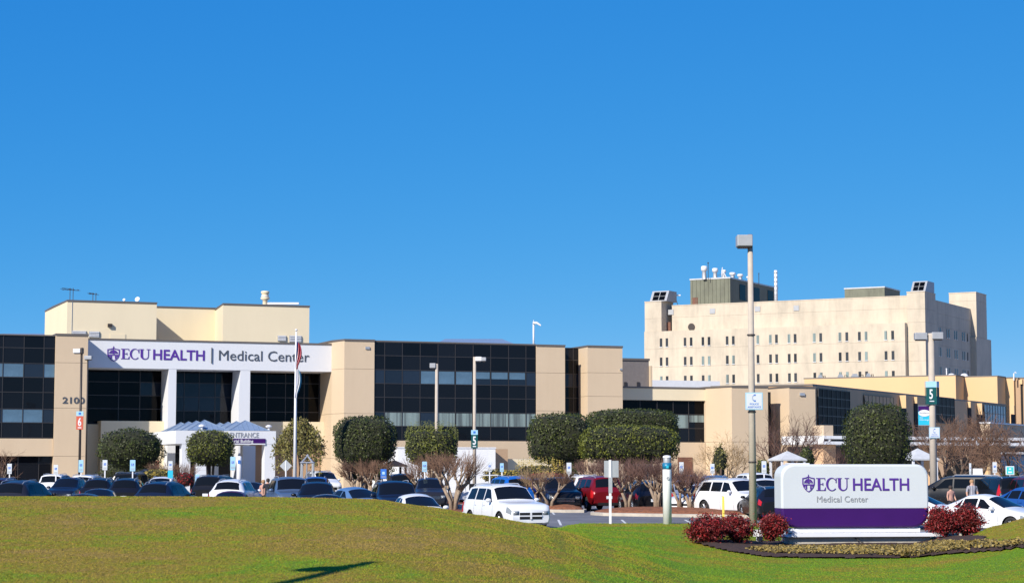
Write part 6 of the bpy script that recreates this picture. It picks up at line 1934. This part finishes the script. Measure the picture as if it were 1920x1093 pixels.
# banner
bx0, bx1 = (1724.5-1751)/s, (1747-1751)/s
zt1_, zt0_ = W(960,761,112).z-base, W(960,796.5,112).z-base
bn = MB().box(bx0, bx1, -.03, .0, zt0_, zt1_).obj('banner', M['cyan'], t)
zz = zt1_-(zt1_-zt0_)*.28
MB().box(bx0, bx1, -.036, -.031, zz, zt1_).obj('banner_top', M['purple'], bn)
m = MB(); q = [(bx0, zz-.14), (bx0, zz-.02)] ; cxm = (bx0+bx1)/2
el = [(cxm+(bx1-bx0)*.49*math.cos(2*math.pi*k/20), zz-.10+.19*math.sin(2*math.pi*k/20)) for k in range(20)]
m.prism_y(el, -.044, -.037); m.obj('banner_cloud', M['signw2'], bn)
put_text('Excellence', bn, M['greyt'], bx0+.07, bx1-.07, zz-.12, zz-.05, -.045, .0, .004, cap=.7)
put_text('Now', bn, M['signw2'], bx0+.08, bx0+.26, zz-.38, zz-.32, -.031, .01, .006, cap=.7)
put_text('Hiring', bn, M['signw2'], bx0+.08, bx1-.10, zz-.50, zz-.44, -.031, .01, .006, cap=.7)
MB().box(bx0, 0, -.02, .0, zt1_+.005, zt1_+.03).box(bx0, 0, -.02, .0, zt0_-.03, zt0_-.005).obj('banner_arm', M['galv'], t)
xa_, xb__ = (1742.5-1751)/s, (1762.5-1751)/s; zs0, zs1 = W(960,821,112).z-base, W(960,801,112).z-base
pl = MB().box(xa_, xb__, -.25, -.22, zs0, zs1).obj('sign_plate', M['paleblue'], t)
MB().box(xa_+.03, xb__-.03, -.256, -.251, zs0+.03, zs1-.03).obj('sign_face', M['signw'], pl)
handset(pl, (xa_+xb__)/2-.03, zs1-.2, .22, -.2565, M['signblue'])
put_text('POLICE', pl, M['signblue'], xa_+.15, xb__-.15, zs0+.17, zs0+.22, -.2565, .02, .004)
put_text('ASSISTANCE', pl, M['signblue'], xa_+.08, xb__-.08, zs0+.07, zs0+.12, -.2565, .02, .004)

# disabled-parking signs
def wheelchair(parent, x, z, s, y, mat):
    m = MB()
    m.box(x-s*.42, x+s*.42, y-.004, y, z-s*.42, z+s*.42); f = m.obj('symbol_field', mat, parent)
    q = MB(); q.box(x-.06*s, x+.02*s, y-.009, y-.0045, z-.05*s, z+.28*s); q.box(x-.06*s, x+.22*s, y-.009, y-.0045, z-.10*s, z-.04*s); q.box(x+.17*s, x+.24*s, y-.009, y-.0045, z-.32*s, z-.10*s)
    q.lathe([(0,-.009),(.06*s,-.009),(.06*s,-.0045),(0,-.0045)], 8, (x-.02*s, y, z+.34*s), 'y')
    for k in range(9):
        a = R(100+200*k/9); b = R(100+200*(k+1)/9)
        q.path([(x+.22*s*math.cos(a), y-.006, z-.12*s+.22*s*math.sin(a)),(x+.22*s*math.cos(b), y-.006, z-.12*s+.22*s*math.sin(b))], .03*s, 3)
    q.obj('wheelchair_symbol', M['signw2'], f)
def psign(label, px, pyA, pyB, Y, wpx=9.5, style='white', extra=None):
    s = FPX/Y; base = lotz(Y); w = wpx/s/2
    t = thing('parking_sign', label, 'parking sign', post_base(px, Y), 0, 'parking signs on posts')
    z1, z0 = W(960,pyA,Y).z-base, W(960,pyB,Y).z-base
    MB().box(-.035,.035,-.02,.03,0,z1-.02).obj('post', M['signw2'], t)
    face = {'white': M['signw'], 'blue': M['paleblue'], 'deep': M['signblue']}[style]
    p = bevel(MB().box(-w, w, -.05, -.021, z0, z1).obj('sign_plate', face, t), .008)
    if style != 'deep': wheelchair(p, 0, z0+(z1-z0)*.58, w*1.15, -.051, M['signblue'])
    else: wheelchair(p, 0, z0+(z1-z0)*.58, w*1.1, -.051, M['paleblue'])
    MB().box(-w*.7, w*.7, -.056, -.051, z0+(z1-z0)*.12, z0+(z1-z0)*.17).box(-w*.7, w*.7, -.056, -.051, z0+(z1-z0)*.22, z0+(z1-z0)*.26).obj('small_print', M['lgreyt'], p)
    if extra:
        ze1, ze0 = W(960,extra[0],Y).z-base, W(960,extra[1],Y).z-base
        MB().box(-w*1.2, w*1.2, -.05, -.021, ze0, ze1).obj('lower_plate', M['cyan'], t)
psign('parking sign in front of the dark ground floor glass at the far left', 17, 869, 888, 126, 8.5)
psign('parking sign at the foot of the beige corner, before the diagonal shadow', 104, 871, 889, 126, 8.5)
psign('pale parking sign against the sunlit beige corner right of the 6 post', 151, 862, 885, 124, 9, 'blue')
psign('parking sign left of the first round tree on a white post', 196, 862, 881, 124, 9)
psign('pale blue parking sign below the first round tree', 248, 862, 883, 122, 10, 'blue')
psign('parking sign with a bright blue lower plate left of the porch', 319, 864, 881, 122, 8, 'white', (881.5,896))
psign('pale blue parking sign before the purple banner end of the porch', 436, 856, 881, 122, 9.5, 'blue')
psign('low parking sign at the foot of the porch beside the shrub', 370, 889, 903, 140, 8, 'blue')
psign('deep blue parking sign behind the light blue sedan', 719, 879, 897, 118, 11, 'deep')
psign('parking sign on a white post before the white sedan', 796, 865, 884, 112, 9, 'blue')
psign('grey parking sign before the white enclosure', 918, 866, 884, 118, 8)
psign('light blue parking sign above the royal blue SUV', 941, 868, 884, 112, 7, 'blue')
psign('parking sign right of the golden hedge above the black SUV', 1067, 867, 889, 116, 9)
psign('parking sign before the brown door right of the blue-banded pillar', 1278, 866, 888, 122, 8.5)
psign('parking sign above the roof of the white SUV left of the lamp post', 1336, 869, 887, 118, 8)
psign('parking sign between the lamp post and the monument sign', 1433, 864, 887, 118, 9)
psign('tall narrow parking sign at the right beside the pale frame', 1820, 868, 889, 125, 4, 'white')
psign('grey parking sign before the glazed lobby', 1866, 866, 886, 125, 8, 'white')

# turquoise sign
t = thing('direction_sign', 'small turquoise square sign at the right above the black SUV', 'sign', post_base(1894.5, 118)); s = FPX/118; base = lotz(118)
MB().box(-.035,.035,0,.05,0,W(960,886,118).z-base).obj('post', M['signw2'], t)
p = bevel(MB().box(-8/s, 8/s, -.05, -.002, W(960,890,118).z-base, W(960,873.5,118).z-base).obj('sign_plate', M['signw2'], t), .01)
MB().box(-6.5/s, 6.5/s, -.056, -.051, W(960,888.5,118).z-base, W(960,875,118).z-base).obj('sign_face', M['turq'], p)
MB().box(-3.5/s, 3.5/s, -.062, -.057, W(960,886,118).z-base, W(960,883.5,118).z-base).box(-2/s, 2/s, -.062, -.057, W(960,880,118).z-base, W(960,877.5,118).z-base).obj('small_print', M['signw2'], p)
# diamond sign seen from behind
t = thing('diamond_sign', 'grey back of a diamond road sign right of the porch', 'road sign', post_base(535.5, 135)); s = FPX/135; base = lotz(135)
zc = W(960,873,135).z-base; h_ = 11.5/s
MB().prism_y([(0,zc-h_),(h_,zc),(0,zc+h_),(-h_,zc)], -.02, 0).obj('sign_plate', M['galv'], t)
MB().box(-.04,.04,-.06,-.021,0,zc+h_*.8).obj('post', M['signw2'], t)
# back of the sign in the grass
Y = 81.6; xb0 = XG(1144, Y); base = lawnz(xb0, Y)
t = thing('grass_edge_sign', 'grey back of a square sign on a white post standing in the grass edge', 'sign', (xb0, Y, base-.03)); s = FPX/Y
zt_s = W(960,860.5,Y).z-base
MB().box(-.05,.05,-.05,.0,0,zt_s).obj('post', M['signw2'], t)
MB().box((1133-1144)/s, (1160-1144)/s, .004, .02, W(960,893,Y).z-base, W(960,862,Y).z-base).obj('sign_plate', M['galv'], t)
MB().box((1141-1144)/s, (1148-1144)/s, -.07, -.052, W(960,922,Y).z-base, W(960,893,Y).z-base).obj('post_sleeve', M['galv'], t)
# emergency phone pillar
Y = 81.4; xb0 = XG(1251, Y); base = lawnz(xb0, Y)
t = thing('emergency_phone_pillar', 'white emergency phone pillar with a blue band standing in the grass', 'phone pillar', (xb0, Y, base-.03)); s = FPX/Y
ht = W(960,852,Y).z-base; rr = 8.2/s
MB().lathe([(0,0),(rr,0),(rr,ht-.38),(rr*.98,ht-.37)], 22).obj('column', M['canopyw'], t, True)
MB().lathe([(rr*.8,ht-.37),(rr*.85,ht-.12),(rr*.8,ht-.10)], 22).obj('lamp_lens', M['lampgrey'], t, True)
MB().lathe([(rr*.95,ht-.10),(rr*.9,ht-.03),(rr*.5,ht),(0,ht+.01)], 22).obj('cap', M['wmetal'], t, True)
MB().lathe([(rr+.004,W(960,878,Y).z-base),(rr+.008,W(960,878,Y).z-base),(rr+.008,W(960,866,Y).z-base),(rr+.004,W(960,866,Y).z-base)], 22).obj('blue_band', M['teal'] if False else basic('blue_band', (.01,.15,.28), .4), t, True)
MB().box(-.05,.05,-rr-.03,-rr-.009,W(960,876,Y).z-base,W(960,871,Y).z-base).obj('call_light', M['cyan'], t)
MB().lathe([(.03,-rr-.02),(.07,-rr-.02),(.07,-rr+.03),(.03,-rr+.03)], 12, (.02,0,W(960,895,Y).z-base), 'y').obj('speaker_ring', M['lampgrey'], t)
# yellow marker, utility box, timber post by the lamp post
Y = 82.0; xb0 = XG(1356, Y); base = lawnz(xb0, Y)
t = thing('yellow_marker_post', 'thin yellow marker post in the grass before the white SUV', 'marker post', (xb0, Y, base-.02))
bevel(MB().box(-.045,.045,-.02,.02,0,W(960,929,Y).z-base).obj('marker', M['yellow'], t), .008)
MB().box(-.05,.05,-.025,.025,.0,.05).obj('foot', M['postdark'], t)
Y = 70.0; xb0 = XG(1420, Y); base = lawnz(xb0, Y)
t = thing('electrical_box', 'white electrical box on a short post at the foot of the lamp post', 'utility box', (xb0, Y, base)); s = FPX/Y
MB().box(-.04,.04,-.04,.04,0,.45).obj('post', M['postdark'], t)
bevel(MB().box(-.17,.16,-.12,-.041,.28,.52).obj('box', M['wmetal'], t), .015)
MB().path([(-.05,-.08,.27),(-.05,-.09,.15),(.05,-.09,.05),(.1,-.09,0)], .02, 6).obj('conduit', M['galv'], t)
xb0 = XG(1427, Y); t = thing('timber_stake', 'short grey timber stake between the utility box and the narrow crimson shrub', 'stake', (xb0, Y+.2, lawnz(xb0, Y)))
bevel(MB().box(-.06,.06,-.05,.05,0,.72).obj('stake', M['conc'], t), .01)
MB().box(-.062,.062,-.052,.052,.66,.70).obj('band', M['galv'], t)

# flagpole with two furled flags
Yf = 140; s = FPX/Yf; base = lotz(Yf)
t = thing('flagpole', 'white flagpole with two limp flags standing before the portico', 'flagpole', post_base(552.5, Yf))
hf = W(960,622,Yf).z-base
MB().path([(0,0,0),(0,0,hf)], [.14,.06], 12).obj('pole', M['wmetal'], t, True)
MB().lathe([(0,0),(.4,0),(.4,.25),(.2,.35),(0,.35)], 14).obj('base', M['conc'], t)
MB().lathe([(0,-.09),(.07,-.06),(.1,0),(.07,.06),(0,.09)], 12, (0,0,hf+.12)).obj('finial', M['wmetal'], t, True)
def flag(label, z1, z0, cols, seed):
    f = thing('flag', label, 'flag', (post_base(552.5, Yf)[0], Yf, base)); 
    r = random.Random(seed); nf = 7; nz = 16
    for c in range(len(cols)):
        m = MB(); vs = []
        for j in range(nz+1):
            zz = z1+(z0-z1)*j/nz; wd = .12+.17*math.sin(math.pi*min(1,j/nz*1.15+.1))
            for i in range(nf+1):
                u = (c + i/nf)/len(cols)
                vs.append((.08+wd*u*1.25-.12*(j/nz), -.12*math.sin(u*14+seed+j*.12)-.05, zz-.25*u*(1 if j < nz else .4)))
        for j in range(nz):
            for i in range(nf):
                a = j*(nf+1)+i; m.f.append((a,a+1,a+nf+2,a+nf+1)); m.m.append(0)
        m.v = vs; o = m.obj('flag_fold', cols[c], f, True)
        so = o.modifiers.new('s', 'SOLIDIFY'); so.thickness = .015
FR, FW, FB, FT = basic('flag_red', (.42,.03,.05), .8), basic('flag_white', (.7,.7,.72), .8), basic('flag_blue', (.03,.05,.22), .8), basic('flag_teal', (.05,.25,.32), .8)
flag('limp red, white and blue striped flag high on the pole', W(960,640,Yf).z-base, W(960,690,Yf).z-base, [FB,FW,FR,FW,FR], 1)
flag('limp blue and white flag lower on the pole', W(960,690,Yf).z-base, W(960,745,Yf).z-base, [FB,FW,FW,FT], 3)

# gazebos and shelters
def gazebo(label, pxc, Y, wpx, py_top, py_eave, mat, roofm):
    s = FPX/Y; w = wpx/s/2; base = 0 if Y > 150 else lotz(Y)
    t = thing('gazebo', label, 'gazebo', (XG(pxc,Y), Y, base), R(20))
    ze, zt_ = W(960,py_eave,Y).z-base, W(960,py_top,Y).z-base
    m = MB(); m.add([(-w,-w,ze),(w,-w,ze),(w,w,ze),(-w,w,ze),(0,0,zt_),(-w,-w,ze-.1),(w,-w,ze-.1),(w,w,ze-.1),(-w,w,ze-.1)],
        [(0,1,4),(1,2,4),(2,3,4),(3,0,4),(5,8,7,6),(0,5,6,1),(1,6,7,2),(2,7,8,3),(3,8,5,0)])
    m.obj('roof', roofm, t)
    for a in (-.85,.85):
        for b in (-.85,.85): piece(t, 'post', mat, a*w-.07, a*w+.07, b*w-.07, b*w+.07, 0, ze-.11)
    MB().box(-w*.78, w*.78, -w*.87, -w*.83, .75, .85).box(-w*.78, w*.78, w*.83, w*.87, .75, .85).obj('rail', mat, t)
    return t
gazebo('white-roofed gazebo left of the monument sign behind the white SUVs', 1477, 142, 54, 845, 861, M['wmetal'], M['roofw'])
gazebo('white-roofed gazebo behind the right shoulder of the monument sign', 1722, 140, 58, 840, 860, M['wmetal'], M['roofw'])
gazebo('small dark-roofed shelter left of the white enclosure', 739, 145, 40, 862, 872, M['postdark'], M['postdark'])
t = thing('metal_frame_cupola', 'small grey metal lattice cupola behind the parked cars right of the flagpole', 'cupola', post_base(576, 138)); s = FPX/138; base = lotz(138)
w = 12/s; z1, z2 = W(960,867,138).z-base, W(960,854,138).z-base; z0_ = W(960,893,138).z-base
m = MB()
for a in (-1,1):
    for b in (-1,1):
        m.path([(a*w,b*w,0),(a*w*.85,b*w*.85,z1)], .06, 5); m.path([(a*w*.9,b*w*.9,z1),(0,0,z2)], .05, 5)
    m.path([(a*w,-w,z1),(a*w,w,z1)], .05, 4); m.path([(-w,a*w,z1),(w,a*w,z1)], .05, 4)
m.path([(0,-w,0),(0,-w,z1)], .05, 4); m.obj('frame', M['galv'], t)
MB().lathe([(0,-.1),(.12,0),(0,.12)], 8, (0,0,z2)).obj('finial', M['galv'], t)
t = thing('white_barrel_bin', 'white round-topped bin standing in the shade of the porch', 'bin', post_base(448, 140)); s = FPX/140; base = lotz(140)
MB().lathe([(0,0),(5/s,0),(5/s,W(960,858,140).z-base),(3.5/s,W(960,855,140).z-base),(0,W(960,854.5,140).z-base)], 16).obj('body', M['wmetal'], t, True)
MB().box(-.08,.08,-5/s-.02,-5/s+.06,W(960,869,140).z-base,W(960,862,140).z-base).obj('opening', M['signblue'], t)
t = thing('white_a_frame', 'small white a-frame board between parked cars and the brown tree at right', 'board', post_base(1834, 128)); 
zz = W(960,878,128).z-lotz(128)
MB().prism_x([(-.5,0),(-.42,0),(.02,zz),(-.02,zz)], -.3, .3).prism_x([(.5,0),(.42,0),(.0,zz),(.04,zz)], -.3, .3).obj('board', M['wmetal'], t)
MB().box(-.25,.25,-.2,.2,zz*.5,zz*.52).obj('tray', M['galv'], t)

# street light beyond the left edge of the picture: only its shadow falls on the mound
tip = Vector((W(696,1050,31.5).x, 31.5, lawnz(W(696,1050,31.5).x, 31.5)))
Hs = 8.0; Ls = Hs/math.tan(R(SUN_EL)); bdir = Vector((math.sin(R(SUN_AZ)), math.cos(R(SUN_AZ)), 0))
headp = tip - bdir*(Ls) ; headp.z = tip.z+Hs
arm_dir = Vector((0.33, 1.0, 0)).normalized()
basep = headp - arm_dir*7.5
t = thing('street_light', 'street light beside the camera whose arm shadow crosses the mound', 'lamp post', (basep.x, basep.y, .5))
hz = headp.z-.5; rel = headp-basep
MB().path([(0,0,0),(0,0,hz-.25),(.1*rel.x,.1*rel.y,hz),(rel.x,rel.y,hz)], [.17,.15,.14,.11], 10).obj('pole', M['galv'], t, True)
MB().path([(rel.x*.97,rel.y*.97,hz),(rel.x*.97,rel.y*.97,hz-.5)], .05, 8).lathe([(.05,0),(.28,-.2),(.30,-.45),(0,-.5)], 12, (rel.x*.97,rel.y*.97,hz-.45)).obj('lamp_head', M['galv'], t)

# ------------------------------------------------------------------ people (small, half hidden by cars)
def person(label, px, Y, h, yaw, shirt, hairm, pose=0):
    k = h/1.75
    J = [(0,0,.95),(0,0,1.18),(0,0,1.40),(0,.0,1.50),(0,.01,1.60),(0,.01,1.70),
         (.20,0,1.40),(.27,0,1.14),(.24,-.16 if pose else -.04,.92),(-.20,0,1.40),(-.27,0,1.14),(-.24,-.04,.90),
         (.10,0,.90),(.11,-.02,.50),(.11,.02,.08),(.12,-.13,.04),(-.10,0,.90),(-.11,.02,.50),(-.11,.03,.08),(-.12,-.10,.04)]
    Ed = [(0,1),(1,2),(2,3),(3,4),(4,5),(2,6),(6,7),(7,8),(2,9),(9,10),(10,11),(0,12),(12,13),(13,14),(14,15),(0,16),(16,17),(17,18),(18,19)]
    rad = [.15,.14,.15,.06,.095,.08,.075,.052,.038,.075,.052,.038,.10,.065,.045,.04,.10,.065,.045,.04]
    me = bpy.data.meshes.new('body'); me.from_pydata([(a*k,b*k,c*k) for a,b,c in J], Ed, []); me.update()
    t = thing('person', label, 'person', (XG(px,Y), Y, lotz(Y)), R(yaw))
    o = link('body', me, t)
    sk = o.modifiers.new('skin', 'SKIN')
    for i, q in enumerate(me.skin_vertices[0].data):
        q.radius = (rad[i]*k, rad[i]*k*.75 if i < 3 else rad[i]*k); q.use_root = (i == 0)
    o.modifiers.new('sub', 'SUBSURF').levels = 1
    dg = bpy.context.evaluated_depsgraph_get(); dg.update()
    nm = bpy.data.meshes.new_from_object(o.evaluated_get(dg)); o.modifiers.clear(); o.data = nm; nm.name = 'body'
    nm.materials.clear()
    for mt in (M['skin'], shirt, M['clothk']): nm.materials.append(mt)
    for p in nm.polygons:
        z = p.center.z/k; p.use_smooth = True
        p.material_index = 0 if z > 1.48 or (abs(p.center.x/k) > .2 and z < 1.2 and z > .85) else (1 if z > .93 else 2)
    MB().lathe([(0,.11),(.06,.10),(.10,.05),(.105,-.01),(.085,-.07)], 12, (0,.025*k,1.655*k)).obj('hair', hairm, t, True)
person('man in a striped grey shirt standing behind the white four-door sedan', 1823, 92, 1.72, 10, M['clothg'], M['hairl'])
person('person in dusty pink bending between the black van and the white sedan', 1783, 93, 1.42, 30, M['cloths'], M['hair'], 1)
person('dark haired person in a dark jacket beside the steel blue SUV', 502, 104, 1.70, 200, M['clothk'], M['hair'])
person('fair haired person in dusty pink next to the dark haired one', 494, 104.8, 1.62, 150, M['cloths'], M['hairl'])
